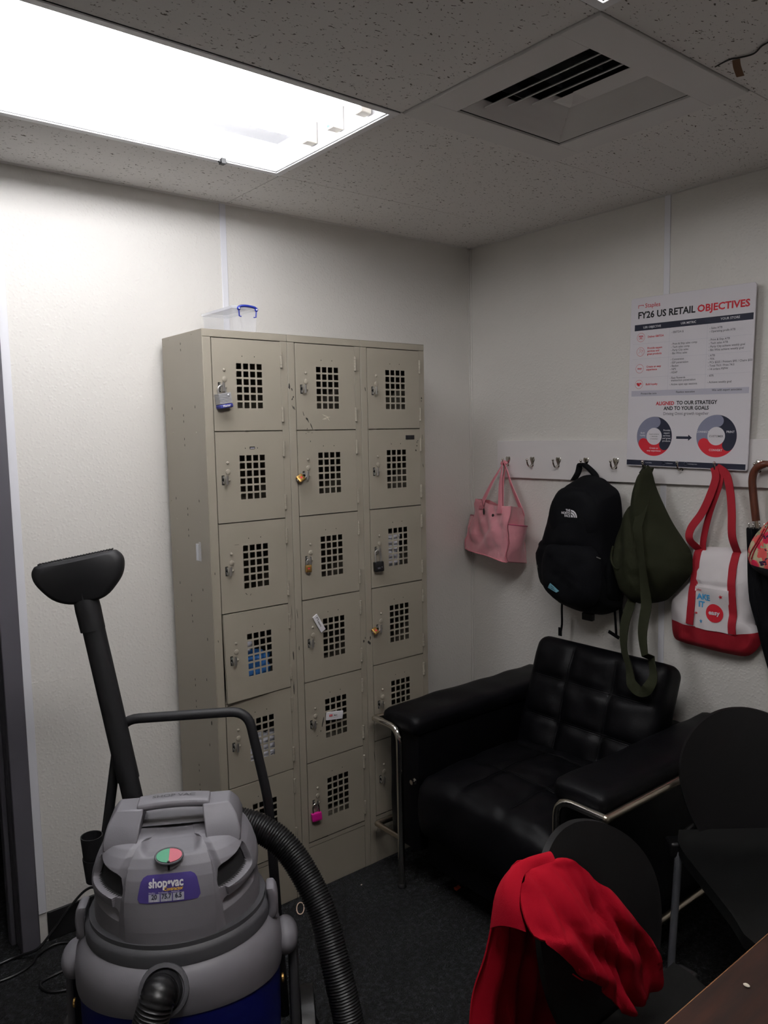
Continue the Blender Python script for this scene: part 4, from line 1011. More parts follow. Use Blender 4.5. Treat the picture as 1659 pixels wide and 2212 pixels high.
m = MB(); m.ribbon(spl([(-.11, -.60, 1.27), (-.135, -.56, 1.24), (-.14, -.545, 1.21), (-.12, -.52, 1.18)], 4), (0, -.003, .008), .003); m.build('compression_strap', M['blackmesh'], t)

# ------------------------------------------------------------ olive sling bag
t = thing('sling_bag', 'dark olive green canvas sling bag with a long looped strap hanging beside the backpack', 'bag', (-.08, -1.0, .99))
OO = [(-.985, 1.497), (-1.006, 1.491), (-1.014, 1.432), (-1.04, 1.377), (-1.083, 1.302), (-1.128, 1.243), (-1.157, 1.202), (-1.162, 1.165), (-1.158, 1.125), (-1.124, 1.08), (-1.076, 1.027), (-1.051, 1.012), (-1.011, .999), (-.949, .989), (-.905, 1.013), (-.88, 1.058), (-.86, 1.128), (-.858, 1.176), (-.87, 1.238), (-.888, 1.287), (-.907, 1.333), (-.925, 1.362), (-.94, 1.379), (-.96, 1.442)]
OO = [(y + .012 if z > 1.44 else y, z) for y, z in OO]
def of(y, z):
    a_ = .014 * math.sin((y + 1.0 - (z - 1.5) * .22) * 70) * max(0, min(1, (1.5 - z) * 2.2)) * max(0, min(1, (z - .98) * 3))
    b_ = -.018 * math.exp(-(((y + .915) / .03) ** 2 + ((z - 1.215) / .06) ** 2))
    return a_ + b_
m = MB(); puff(m, OO, (-1.0, 1.19), -.088, .105, 2.6, 1.9, K=20, n=4, wr=.014, wf=11, back=.0, fold=of, seed=11)
m.build('bag_body', M['olive'], t, sharp=70)
m = MB(); pk = spl([(-.872, 1.20), (-.872, 1.165), (-.885, 1.14), (-.905, 1.125), (-.925, 1.128), (-.942, 1.145), (-.948, 1.18), (-.955, 1.215), (-.968, 1.245)], 4)
m.tube([(-.135 - .035 * math.sin(i / len(pk) * PI), p.x, p.y) for i, p in enumerate(pk)], .0045, 8); m.build('pocket_hem', M['olive'], t)
m = MB(); rows = spl([(0, -.978, 1.488), (0, -.986, 1.44), (0, -1.0, 1.40), (0, -1.012, 1.33), (0, -1.03, 1.22), (0, -1.045, 1.12), (0, -1.058, 1.03), (0, -1.075, .93), (0, -1.115, .85), (0, -1.150, .80), (0, -1.145, .762), (0, -1.118, .748), (0, -1.088, .765), (0, -1.05, .81), (0, -1.0, .86), (0, -.96, .93), (0, -.943, 1.01)], 5)
xs_ = []
for i, p in enumerate(rows):
    q = i / (len(rows) - 1)
    z = p.z; 
    if q < .5: x = -.07 - .135 * min(1, max(0, (1.49 - z) / .2)) - .125 * max(0, min(1, (1.02 - z) / .24))
    else: x = -.115 - .215 * max(0, min(1, (1.01 - z) / .24))
    rows[i] = Vector((x, p.y, z))
W = []
for i, p in enumerate(rows):
    tt = (rows[min(i + 1, len(rows) - 1)] - rows[max(i - 1, 0)]).normalized()
    W.append(Vector((1, 0, 0)).cross(tt).normalized() * -.0175 + Vector((-.006 * math.sin(i * .35), 0, 0)))
m.ribbon(rows, W, .003); m.build('long_strap', M['olive'], t)
m = MB(); m.ribbon(spl([(-.07, -.965, 1.46), (-.063, -.948, 1.487), (hookp(5).x + .004, hookp(5).y - .004, 1.4985), (-.06, -.93, 1.47)], 4), (-.006, -.006, 0), .003); m.build('hanging_loop', M['olive'], t)
m = MB()
for pts in ([(-.15, -.925, 1.262), (-.152, -.933, 1.255)], [(-.152, -.923, 1.25), (-.156, -.928, 1.235), (-.153, -.934, 1.24)]): m.tube(pts, .002, 6)
m.build('buckle', M['blackplastic'], t)

# ------------------------------------------------------------ white tote with red trim
t = thing('tote_bag', 'white canvas tote with long red straps, red base and printed front pocket', 'bag', (-.06, -1.23, .86))
TO = [(-1.135, 1.209), (-1.16, 1.216), (-1.274, 1.224), (-1.298, 1.222), (-1.345, 1.216), (-1.37, 1.145), (-1.365, 1.039), (-1.358, .974), (-1.375, .958), (-1.382, .916), (-1.34, .861), (-1.267, .852), (-1.164, .855), (-1.1, .859), (-1.062, .873), (-1.052, .942), (-1.056, 1.016), (-1.085, 1.062), (-1.12, 1.105), (-1.135, 1.169)]
def tf(y, z): return .006 * math.sin((y * 1.2 + z * .35) * 60) * max(0, min(1, (1.2 - z) * 3)) - .006 * math.exp(-((z - 1.094) / .006) ** 2)
m = MB(); puff(m, TO, (-1.235, 1.03), -.03, .055, 3.0, 2.0, K=22, n=5, wr=.012, wf=10, back=.15, fold=tf, seed=15)
# red base: faces under the seam line
def seam(y): return .938 + .10 * max(0, (-1.30 - y)) ** 1.0 * 2.2 + .03 * max(0, y + 1.13)
ob = m.build('bag_body', M['totecloth'], t, sharp=70)
from mathutils.bvhtree import BVHTree
bvh = {}
def reg(key, mbs):
    bvh[key] = BVHTree.FromPolygons([tuple(v) for v in mbs.v], [f for f in mbs.f])
reg('tote', m)
def onx(key, y, z, off=.002, dflt=-.06):
    h = bvh[key].ray_cast(Vector((-1, y, z)), Vector((1, 0, 0)), 2)
    return (h[0].x if h[0] is not None else dflt) - off
def lay(key, pts2, hw, m_, off=.003, th=.002, n=6, w_=None):
    pts = spl([(0, a_, b_) for a_, b_ in pts2], n)
    P_ = [Vector((onx(key, p.y, p.z, off), p.y, p.z)) for p in pts]
    return P_
# right vertical strap + loop, left strap
hp = hookp(7)
def strap(name, low, free, hw=.0135):
    P_ = lay('tote', low, hw, None)
    allp = P_[:-1] + [Vector(p) for p in spl([P_[-1]] + [Vector(q) for q in free], 6)]
    W = []
    for i, p in enumerate(allp):
        tt = (allp[min(i + 1, len(allp) - 1)] - allp[max(i - 1, 0)]).normalized()
        W.append(Vector((1, 0, 0)).cross(tt).normalized() * hw)
    m_ = MB(); m_.ribbon(allp, W, .003); m_.build(name, M['redcanvas'], t)
strap('strap', [(-1.308, .938), (-1.306, 1.0), (-1.303, 1.09), (-1.30, 1.17), (-1.299, 1.212)], [(-.082, -1.298, 1.27), (-.075, -1.291, 1.35), (-.066, -1.279, 1.42), (-.054, -1.257, 1.475), (hp.x, hp.y - .006, 1.4975)])
strap('strap', [(-1.153, .945), (-1.158, 1.0), (-1.163, 1.09), (-1.166, 1.17), (-1.163, 1.208)], [(-.085, -1.148, 1.245), (-.085, -1.152, 1.285), (-.075, -1.185, 1.34), (-.066, -1.208, 1.40), (-.056, -1.222, 1.46), (hp.x, hp.y + .004, 1.4975)])
m = MB(); m.ribbon(spl([(-.045, -1.175, 1.20), (-.05, -1.18, 1.25), (-.05, -1.200, 1.34), (-.05, -1.235, 1.45), (hp.x + .01, hp.y - .0, 1.493)], 4), (-.002, -.012, 0), .003); m.build('strap', M['redcanvas'], t)
# printed pocket, its prints sit on the cloth
m = MB(); rows = []
for j in range(13):
    z = 1.085 - .148 * j / 12; rows.append([Vector((onx('tote', y, z, .0035), y, z)) for y in [-1.172 - .122 * k / 12 for k in range(13)]])
m.rings([a_ + [p + Vector((.003, 0, 0)) for p in a_[::-1]] for a_ in rows], 0); m.build('front_pocket', M['canvas'], t, sharp=70)
reg('pocket', m)
PK = lambda x, y, d=.0016: Vector((min(onx('pocket', x, y, d, -.1), onx('tote', x, y, d + .003, -.1)), x, y))
m = MB()
m.text('AKE', .0285, None, 0, .035, 'LEFT', fn=lambda x, y: PK(-1.180 - x, 1.041 + y - .05 * x * 0), sx=.95); m.text('IT', .0285, None, 0, .035, 'LEFT', fn=lambda x, y: PK(-1.184 - x, 1.014 + y), sx=.95)
m.text('ples', .012, None, 1, .01, 'LEFT', fn=lambda x, y: PK(-1.178 - x, 1.071 + y))
n = 28; m.add([PK(-1.245 + .0295 * math.cos(k * 2 * PI / n), 1.0 + .0325 * math.sin(k * 2 * PI / n), .0018) for k in range(n)] + [PK(-1.245, 1.0, .002)], [(k, (k + 1) % n, n) for k in range(n)], 1)
m.text('easy', .0215, None, 2, .03, 'CENTER', fn=lambda x, y: PK(-1.245 - x, .995 + y, .0035))
def star(y, z, r, mi):
    m.add([PK(y + (r if k % 2 == 0 else r * .42) * math.sin(k * PI / 5 + .2), z + (r if k % 2 == 0 else r * .42) * math.cos(k * PI / 5 + .2), .0016) for k in range(10)] + [PK(y, z, .0018)], [(k, (k + 1) % 10, 10) for k in range(10)], mi)
star(-1.270, 1.061, .008, 1); star(-1.196, .964, .008, 0); star(-1.177, .99, .006, 1)
m.build('pocket_print', [M['skyblueink'], M['redink'], M['whiteink']], t, sharp=0, recalc=False)

# ------------------------------------------------------------ umbrella, floral bag
t = thing('umbrella', 'black umbrella with a brown wooden crook handle on the last hook at the right edge', 'umbrella', (-.06, -1.39, .70))
m = MB(); m.tube(spl([(-.066, -1.44, 1.475), (-.064, -1.425, 1.503), (-.060, -1.397, 1.513), (-.058, -1.370, 1.504), (-.056, -1.353, 1.485), (-.056, -1.348, 1.455), (-.057, -1.353, 1.41), (-.06, -1.361, 1.36), (-.061, -1.367, 1.325)], 6), [.0105] * 14 + [.0125] * 35, 16); m.build('crook_handle', M['crook'], t, label='brown wooden crook')
m = MB(); m.tube([(-.061, -1.367, 1.326), (-.062, -1.373, 1.29), (-.06, -1.46, .70)], .0062, 12); m.build('shaft', M['wornchrome'], t)
m = MB(); R_ = []
ax0, ax1 = Vector((-.065, -1.370, 1.302)), Vector((-.062, -1.50, .62))
for k in range(24):
    q = k / 23; c_ = ax0.lerp(ax1, q); r_ = .026 + .022 * math.sin(min(1, q * 2.2) * PI / 2) - .040 * max(0, q - .35) / .65
    R_.append([c_ + Vector((math.cos(j * 2 * PI / 32), math.sin(j * 2 * PI / 32), 0)) * r_ * (1 + .22 * math.cos(j * 2 * PI / 32 * 8 + q * 5)) for j in range(32)])
m.rings(R_); m.build('folded_canopy', M['blackcloth'], t, sharp=60)
for k in range(8):
    a_ = k * PI / 4; m = MB(); b_ = Vector((-.065 + .021 * math.cos(a_), -1.370 + .021 * math.sin(a_), 1.295)); m.tube([b_, b_ + Vector((.002 * math.cos(a_), .004 * math.sin(a_), .02))], .0014, 6); m.sphere(b_ + Vector((.002 * math.cos(a_), .004 * math.sin(a_), .021)), .0026, 8); m.build('rib_tip', M['steel'], t)
m = MB(); m.tube([ax1 + Vector((0, .0, .02)), ax1 + Vector((0, -.012, -.06))], [.006, .003], 10); m.build('ferrule', M['blackplastic'], t)
t = thing('floral_bag', 'floral bag with pink and red poppies above a dark base, cut by the right edge', 'bag', (-.1, -1.52, 1.14))
FO = [(-1.50, 1.385), (-1.465, 1.365), (-1.428, 1.325), (-1.398, 1.288), (-1.381, 1.254), (-1.376, 1.222), (-1.385, 1.19), (-1.41, 1.17), (-1.47, 1.148), (-1.56, 1.135), (-1.63, 1.15), (-1.66, 1.22), (-1.65, 1.32), (-1.60, 1.38)]
m = MB(); puff(m, FO, (-1.52, 1.255), -.13, .055, 2.6, 2, K=14, n=5, wr=.008, wf=16, back=.1, seed=21)
m.build('bag_body', M['floral'], t, sharp=70); reg('fl', m)
for o_ in (0, .016):
    m = MB(); P_ = [Vector((onx('fl', y, z, .002), y, z)) for y, z in [(-1.392 - o_, 1.20 + o_), (-1.405 - o_, 1.235 + o_), (-1.425 - o_, 1.275 + o_), (-1.445 - o_, 1.315 + o_)]]; m.tube(spl(P_, 4), .0022, 6); m.build('zip_piping', M['redcanvas'], t)
m = MB(); m.tube(spl([(-.15, -1.50, 1.38), (-.08, -1.50, 1.46), (-.05, -1.4925, 1.50), (-.08, -1.53, 1.46), (-.15, -1.55, 1.38)], 5), .006, 8); m.build('carry_handle', M['blackcloth'], t)
k9 = hook0.copy(); COL.objects.link(k9); k9.location = (RX, -1.4925, 1.505); k9['label'] = 'chrome coat hook just past the right edge, above the floral bag'
for ch in list(hook0.children): q = ch.copy(); COL.objects.link(q); q.parent = k9

# ------------------------------------------------------------ leather armchair with chrome tube frame
t = thing('armchair', 'black tufted leather armchair with chrome tube frame in the corner under the hanging bags', 'armchair', (-.5, -.89, 0))
def leather_wr(p, f=14, a_=.004, s=0): return a_ * N3(p, f, s)
for s, (y0, y1) in ((1, (-.60, -.405)), (-1, (-1.375, -1.19))):
    m = MB(); rbox(m, (-.475, (y0 + y1) / 2, .605), (.83, y1 - y0, .07), .03, (30, 10, 8), lambda p, q: p + Vector((0, 0, leather_wr(p, 9, .006, s) + .004 * math.cos(p.y * 16) if p.z > 0 else 0)))
    m.build('arm_pad', M['leather'], t)
    m = MB(); rbox(m, (-.475, (y0 + y1) / 2 + (-s * .006), .36), (.79, abs(y1 - y0) - .03, .44), .02, (16, 6, 10), lambda p, q: p * (1 + .01 * N3(p, 8, s))); m.build('arm_panel', M['leather'], t)
m = MB(); rbox(m, (-.10, -.89, .36), (.07, .62, .44), .02, (4, 8, 8)); m.build('back_panel', M['leather'], t)
m = MB(); rbox(m, (-.47, -.895, .165), (.76, .585, .13), .02, (8, 8, 4)); m.build('seat_base', M['leather'], t)
# cushions: surface height with tufting
def tuft(u, v, nu_, nv_, depth, wd=.035):
    """u,v in 0..1, grid of seams"""
    d = 0
    for k in range(1, nu_): d += math.exp(-((u - k / nu_) / wd) ** 2)
    for k in range(1, nv_): d += math.exp(-((v - k / nv_) / wd) ** 2)
    cu_ = abs(math.sin(u * nu_ * PI)) ** .6 * abs(math.sin(v * nv_ * PI)) ** .6
    return depth * (cu_ * .8 - min(1.2, d))
def seatfn(p, q):
    f = p.copy(); u, v = q.x, q.y
    if p.z > .04 or q.z >= .99:
        e_ = min(1, 6 * min(u + .12, 1 - u)) * min(1, 8 * min(v, 1 - v))
        f.z += tuft(u, v, 3, 3, .0055) * max(.35, e_) + .018 * math.sin(PI * v) + .014 * math.sin(PI * u) + leather_wr(p, 16, .007)
    if q.x <= .01 or p.x < -.33: f.x -= .020 * math.sin(PI * q.z) + .007 * math.sin(3 * PI * v) ** 2 * math.sin(PI * q.z)
    return f
m = MB(); rbox(m, (-.545, -.895, .330), (.69, .584, .22), .042, (60, 54, 16), seatfn); m.build('seat_cushion', M['leather'], t)
Rb = Matrix.Rotation(rad(20), 3, 'Y')
def backfn(p, q):
    f = p.copy()
    if q.x <= .01 or p.x < -.03: f.x -= (tuft(q.y, q.z, 3, 3, .0095) * min(1, 8 * min(q.y, 1 - q.y)) * min(1, 8 * min(q.z, 1 - q.z)) + .014 * math.sin(PI * q.y) * math.sin(PI * q.z) + leather_wr(p, 14, .008))
    return f
m = MB(); rbox(m, (-.262, -.885, .605), (.135, .572, .45), .042, (12, 54, 54), backfn, R=Rb); m.build('back_cushion', M['leather'], t)
# seam piping on the cushions
m = MB()
for k in (1, 2):
    for dd in (-.004, .004):
        v = -.286 + .572 * k / 3 + dd
        m.tube([Vector((-.262, -.885, .605)) + Rb @ (backfn(Vector((-.0675, v, zz)), Vector((0, (v + .286) / .572, (zz + .225) / .45))) + Vector((-.0008, 0, 0))) for zz in [-.19 + .38 * i / 30 for i in range(31)]], .0012, 5)
        zz = -.225 + .45 * k / 3 + dd
        m.tube([Vector((-.262, -.885, .605)) + Rb @ (backfn(Vector((-.0675, v2, zz)), Vector((0, (v2 + .286) / .572, (zz + .225) / .45))) + Vector((-.0008, 0, 0))) for v2 in [-.25 + .5 * i / 40 for i in range(41)]], .0012, 5)
m.build('back_seam', M['leather'], t)
m = MB()
for k in (1, 2):
    for dd in (-.004, .004):
        v = -.286 + .572 * k / 3 + dd
        pts = []
        for i in range(40):
            xx = -.29 + .5 * i / 39; pts.append(Vector((-.545, -.895, .330)) + seatfn(Vector((xx, v, .11)), Vector(((xx + .345) / .69, (v + .286) / .572, 1))) + Vector((0, 0, .0006)))
        m.tube(pts, .0012, 5)
        pts = []
        xx = -.345 + .69 * k / 3 + dd
        for i in range(40):
            v2 = -.235 + .47 * i / 39; pts.append(Vector((-.545, -.895, .330)) + seatfn(Vector((xx, v2, .11)), Vector(((xx + .345) / .69, (v2 + .286) / .572, 1))) + Vector((0, 0, .0006)))
        m.tube(pts, .0012, 5)
m.build('seat_seam', M['leather'], t)
FRX = -.899
for s, yi, yo in ((1, -.523, -.385), (-1, -1.222, -1.388)):
    m = MB(); m.tube(fillet([(FRX, yi, .012), (FRX, yi, .592), (FRX, yo, .592)], .055, 8), .0125, 16); m.build('front_leg', M['chrome'], t)
    m = MB(); m.tube(fillet([(FRX + .002, yo, .592), (-.07, yo, .592), (-.07, yo, .012)], .04, 8), .0115, 16); m.sphere((FRX, yo, .592), .0128, 14); m.build('arm_rail', M['wornchrome'], t)
    m = MB(); m.tube([(FRX, yi, .185), (FRX, yo, .185)], .0105, 14); m.tube([(FRX, yo, .185), (-.07, yo, .185)], .0105, 14); m.sphere((FRX, yo, .185), .0108, 12); m.build('lower_rail', M['wornchrome'], t)
    m = MB(); m.lathe([(.014, 0), (.016, .003), (.014, .014), (.012, .016)], (FRX, yi, 0), 16); m.build('foot_cap', M['blackplastic'], t); m = MB(); m.lathe([(.014, 0), (.016, .003), (.014, .014), (.012, .016)], (-.07, yo, 0), 16); m.build('foot_cap', M['blackplastic'], t)
m = MB(); m.tube([(-.07, -.385, .185), (-.07, -1.388, .185)], .009, 12); m.build('cross_rail', M['blackplastic'], t)
m = MB(); m.lathe([(.009, 0), (.006, -.012), (.011, -.016), (.007, -.022)], (-.90, -.585, .415), 12, R=Matrix.Rotation(PI / 2, 3, 'Y') @ Matrix.Rotation(PI, 3, 'X')); m.build('clamp_screw', M['chrome'], t)

# ------------------------------------------------------------ visitor chairs
def shell(m, F, Lt, base, w_top=.215, w_bot=.115, ztop=.83, zbot=.42, lean=.10, th=.014):
    """backrest: F forward, Lt left-to-right in the picture, base centre of the lower edge"""
    rows = []; n = 44; k2 = 20
    for side in (0, 1):
        rr = []
        for j in range(n + 1):
            q = 1 - (1 - j / n) ** 1.7; z = zbot + (ztop - zbot) * q
            if q < .55: hw = w_bot + (w_top - w_bot) * math.sin(q / .55 * PI / 2) ** .9
            else: hw = w_top * max(.003, 1 - ((q - .55) / .451) ** 2.1) ** .5
            row = []
            for i in range(k2 + 1):
                u = -1 + 2 * i / k2
                p = base + Lt * (hw * u) - F * (lean * q ** 1.3) + F * (.045 * (hw * u / w_top) ** 2 * (.5 + .5 * q)) - F * (.016 * math.sin(PI * q)) + F * (.02 * (q ** 4)) * -1
                p = Vector((p.x, p.y, z)) - F * (th * side)
                row.append(p)
            rr.append(row)
        rows.append(rr)
    m.rings([a_ + b_[::-1] for a_, b_ in zip(*rows)])
    return rows[0]
def chair(label, F, centre, zt=.83, hw=.215, sheen=True, hwb=.115):
    """centre = foot of the backrest on plan"""
    F = Vector((F[0], F[1], 0)).normalized(); Lt = Vector((-F.y, F.x, 0)); Lt = Lt if Lt.x > 0 else -Lt
    B = Vector((centre[0], centre[1], 0))
    t = thing('visitor_chair', label, 'chair', B + F * .2)
    m = MB(); fr = shell(m, F, Lt, B, hw, hwb, zt); m.build('backrest', M['chairplastic'], t, sharp=50)
    m = MB(); rows = []
    for j in range(15):
        q = j / 14; row = []
        for i in range(15):
            u = -1 + 2 * i / 14; hw_ = .235 * (1 - .06 * q) * (1 if 0 < j < 14 else .93)
            z = .445 - .014 * (1 - u * u) * math.sin(PI * q) + .028 * max(0, 1 - q * 6) ** 1.5 - .03 * max(0, q - .8) * 5 * .6
            p = B + F * (-.005 + .45 * q) + Lt * hw_ * u; row.append(Vector((p.x, p.y, z)))
        rows.append(row)
    m.rings([r_ + [p - Vector((0, 0, .035)) for p in r_[::-1]] for r_ in rows]); m.build('seat', M['chairfabric'], t, sharp=50)
    for s in (-1, 1):
        q0 = B + Lt * s * .232; m = MB()
        f = lambda a_, z: (q0 + F * a_) + Vector((0, 0, z))
        m.tube(fillet([f(.02, .45), f(.03, .40), f(-.015, .012), f(.44, .012), f(.44, .012) - Lt * s * .232], .05, 6), .011, 12); m.build('side_frame', M['greymetal'], t)
        m = MB(); m.tube(spl([f(.02, .44), q0 - F * .02 + Lt * -s * .04 + Vector((0, 0, .455)), q0 - F * .045 + Lt * -s * (.232 - hwb) * .9 + Vector((0, 0, .49)), q0 - F * .065 + Lt * -s * (.232 - hwb + .01) + Vector((0, 0, .58))], 5), .010, 10); m.build('back_support', M['chairplastic'], t)
        m = MB(); m.obox(f(.01, .43), (.05, .05, .045), Matrix.Rotation(math.atan2(F.y, F.x), 3, 'Z')); m.build('seat_bracket', M['blackplastic'], t, bevel=.008)
    m = MB(); m.tube([B + F * .1 - Lt * .20 + Vector((0, 0, .405)), B + F * .1 + Lt * .20 + Vector((0, 0, .405))], .010, 10); m.tube([B + F * .3 - Lt * .20 + Vector((0, 0, .40)), B + F * .3 + Lt * .20 + Vector((0, 0, .40))], .010, 10); m.build('cross_bar', M['greymetal'], t)
    return t
chair('charcoal plastic visitor chair at the right edge, turned to face the table', (-.62, -.78), (-.43, -1.565), .79, .207, hwb=.13)
chair('charcoal plastic visitor chair with the red shirt draped over its rounded back', (0.02, -1), (-1.345, -1.735), .818, .196, hwb=.10)

# red shirt over the chair
t = thing('red_shirt', 'bright red shirt draped over the back of the nearer charcoal chair', 'shirt', (-1.45, -1.68, .5))
def rf(p, u, v):
    p = p.copy()
    p.y += -.010 * math.sin((p.x * .95 + p.z * .45) * 95 + 6 * N3(p, 5, 1)) * min(1, u * 3) - .006 * math.sin((p.x + p.z * .3) * 190 + 9 * N3(p, 7, 3)) * min(1, u * 2) - .018 * math.sin((p.x + p.z * .6) * 27 + 1) * min(1, u * 2) - .03 * math.sin(PI * v) * min(1, u * 3) + .014 * N3(p, 14, 5) * min(1, u * 4)
    p.x += .006 * N3(p, 22, 8) * min(1, u * 4)
    return p
FL = [(-1.477, -1.68, .818), (-1.525, -1.665, .815), (-1.562, -1.675, .815), (-1.592, -1.695, .782), (-1.597, -1.715, .745), (-1.575, -1.74, .728), (-1.525, -1.755, .665), (-1.468, -1.765, .615), (-1.42, -1.775, .55), (-1.372, -1.775, .515)]
FR = [(-1.470, -1.682, .818), (-1.445, -1.70, .815), (-1.41, -1.715, .775), (-1.375, -1.735, .735), (-1.345, -1.75, .69), (-1.29, -1.765, .605), (-1.287, -1.77, .57), (-1.282, -1.775, .52), (-1.30, -1.775, .505), (-1.365, -1.775, .512)]
m = MB(); sheet(m, FL, FR, 30, rf, 0, .003, 6); m.build('front_drape', M['redknit'], t, sharp=70)
BL = [(-1.50, -1.65, .81), (-1.545, -1.645, .825), (-1.575, -1.635, .77), (-1.592, -1.63, .70), (-1.62, -1.625, .60), (-1.645, -1.62, .48), (-1.66, -1.615, .36), (-1.668, -1.61, .26)]
BR_ = [(-1.44, -1.635, .775), (-1.40, -1.61, .76), (-1.37, -1.59, .75), (-1.365, -1.585, .68), (-1.36, -1.585, .60), (-1.35, -1.58, .48), (-1.34, -1.58, .36), (-1.34, -1.58, .26)]
def rb_(p, u, v):
    p = p.copy(); p.y += .016 * math.sin((v * 1.0 + u * .1) * 24) * min(1, u * 3) + .012 * N3(p, 9, 2); return p
m = MB(); sheet(m, BL, BR_, 26, rb_, 0, .003, 6); m.build('back_drape', M['redknit'], t, sharp=70)
RG = [(-1.597, -1.715, .745), (-1.592, -1.695, .782), (-1.562, -1.676, .815), (-1.525, -1.667, .815), (-1.477, -1.682, .818)]
RH = [(-1.600, -1.632, .71), (-1.588, -1.635, .775), (-1.560, -1.64, .808), (-1.52, -1.645, .815), (-1.470, -1.655, .812)]
m = MB(); sheet(m, RG, RH, 8, lambda p, u, v: p + Vector((-.008 * math.sin(PI * v) * (1 - u), 0, .012 * math.sin(PI * v))), 0, .003, 4); m.build('shoulder_fold', M['redknit'], t, sharp=70)
m = MB(); m.tube(spl([(-1.53, -1.765, .660), (-1.52, -1.772, .650), (-1.51, -1.772, .642)], 4), .0015, 6)
m.build('hem', M['redknit'], t)

# ------------------------------------------------------------ table
t = thing('table', 'dark walnut table whose corner cuts across the bottom right of the picture', 'table', (-.9, -2.36, 0))
m = MB(); m.box(-1.78, -.1, -2.75, -1.990, .712, .74); m.build('table_top', M['tabletop'], t, bevel=.002)
m = MB(); m.box(-1.78, -.1, -1.990, -1.9885, .713, .7385); m.build('edge_band', M['tableedge'], t, sharp=0)
for x in (-1.70, -.18):
    for y in (-2.07, -2.67): m = MB(); m.box(x - .025, x + .025, y - .025, y + .025, 0, .712); m.build('leg', M['greymetal'], t, bevel=.003)
for i, (x, y, s) in enumerate([(-1.43, -2.03, .004), (-1.40, -2.06, .003)]):
    m = MB(); m.sphere((x, y, .742), s, 8, 0, (1, 1.4, .5)); tag(m.build('crumb', M['scratch']), 'tiny pale crumb on the dark walnut table corner', 'crumb', 'crumbs on the table')

# ------------------------------------------------------------ wet and dry vacuum
VC = Vector((-1.929, -.974, 0)); VRZ = rad(-30.3)
VM = Matrix.Translation(VC) @ Matrix.Rotation(VRZ, 4, 'Z')
t = thing('shop_vacuum', 'large grey and blue wet-dry vacuum with a purple label and black hose', 'vacuum cleaner', VC, VRZ)
class VB(MB):
    def build(s, *a_, **k_):
        s.v = [VM @ p for p in s.v]; return MB.build(s, *a_, **k_)
m = VB(); m.lathe([(.195, .085), (.212, .10), (.220, .30), (.2215, .47)], n=72, sy=.93); m.build('tank', M['vacblue'], t)
m = VB(); n = 72; R_ = []
prof = [(0, .2255), (.02, .2285), (.07, .2285), (.11, .2235), (.135, .211), (.148, .201), (.150, .196)]
for dz, r_ in prof:
    ring = []
    for k in range(n):
        th = k * 2 * PI / n; fr = (1 + math.cos(th)) / 2; z0 = .405 + .055 * fr ** 1.5; z = z0 + (.552 - z0) * dz / .15
        ring.append((r_ * math.sin(th), -r_ * .92 * math.cos(th), z))
    R_.append(ring)
m.rings(R_); m.build('tank_collar', M['vacgrey'], t, label='grey collar round the top of the tank')
m = VB(); m.lathe([(.197, .548), (.2035, .552), (.2035, .575), (.200, .582), (.193, .586), (.193, .596)], n=72, sy=.90); m.build('rim_band', M['vacdark'], t, label='dark grey band under the motor head')
VP = [(.588, .192, .170, 2.0), (.62, .1915, .168, 2.1), (.65, .188, .163, 2.3), (.68, .183, .157, 2.5), (.70, .177, .151, 2.6), (.72, .170, .143, 2.8), (.74, .160, .131, 3), (.755, .150, .118, 3), (.766, .140, .102, 3), (.773, .124, .082, 3), (.776, .10, .06, 3)]
def vsec(z):
    for i in range(len(VP) - 1):
        if z <= VP[i + 1][0] or i == len(VP) - 2:
            q = (z - VP[i][0]) / (VP[i + 1][0] - VP[i][0]); return [VP[i][k] * (1 - q) + VP[i + 1][k] * q for k in (1, 2, 3)]
def vfront(x, z, off=0.0):
    a_, b_, e_ = vsec(z); y = -b_ * max(0.0001, 1 - min(1, abs(x) / a_) ** e_) ** (1 / e_)
    return Vector((x, y - off, z + off * .35))
def rrsdf(u, v, cu_, cv, hu, hv, r):
    du, dv = abs(u - cu_) - hu + r, abs(v - cv) - hv + r
    return math.hypot(max(du, 0), max(dv, 0)) + min(max(du, dv), 0) - r
def smooth(x, a_, b_): q = max(0, min(1, (x - a_) / (b_ - a_))); return q * q * (3 - 2 * q)
vents = []
for s in (-1, 1):
    vents.append((s, 50, .713, 21, .026, .012, .018, 1)); vents.append((s, 53, .648, 20, .024, .012, .024, 0))
m = VB(); nt_ = 840; zs = [.588 + (.776 - .588) * k / 176 for k in range(177)]; DEP = []; R_ = []
darkf = []
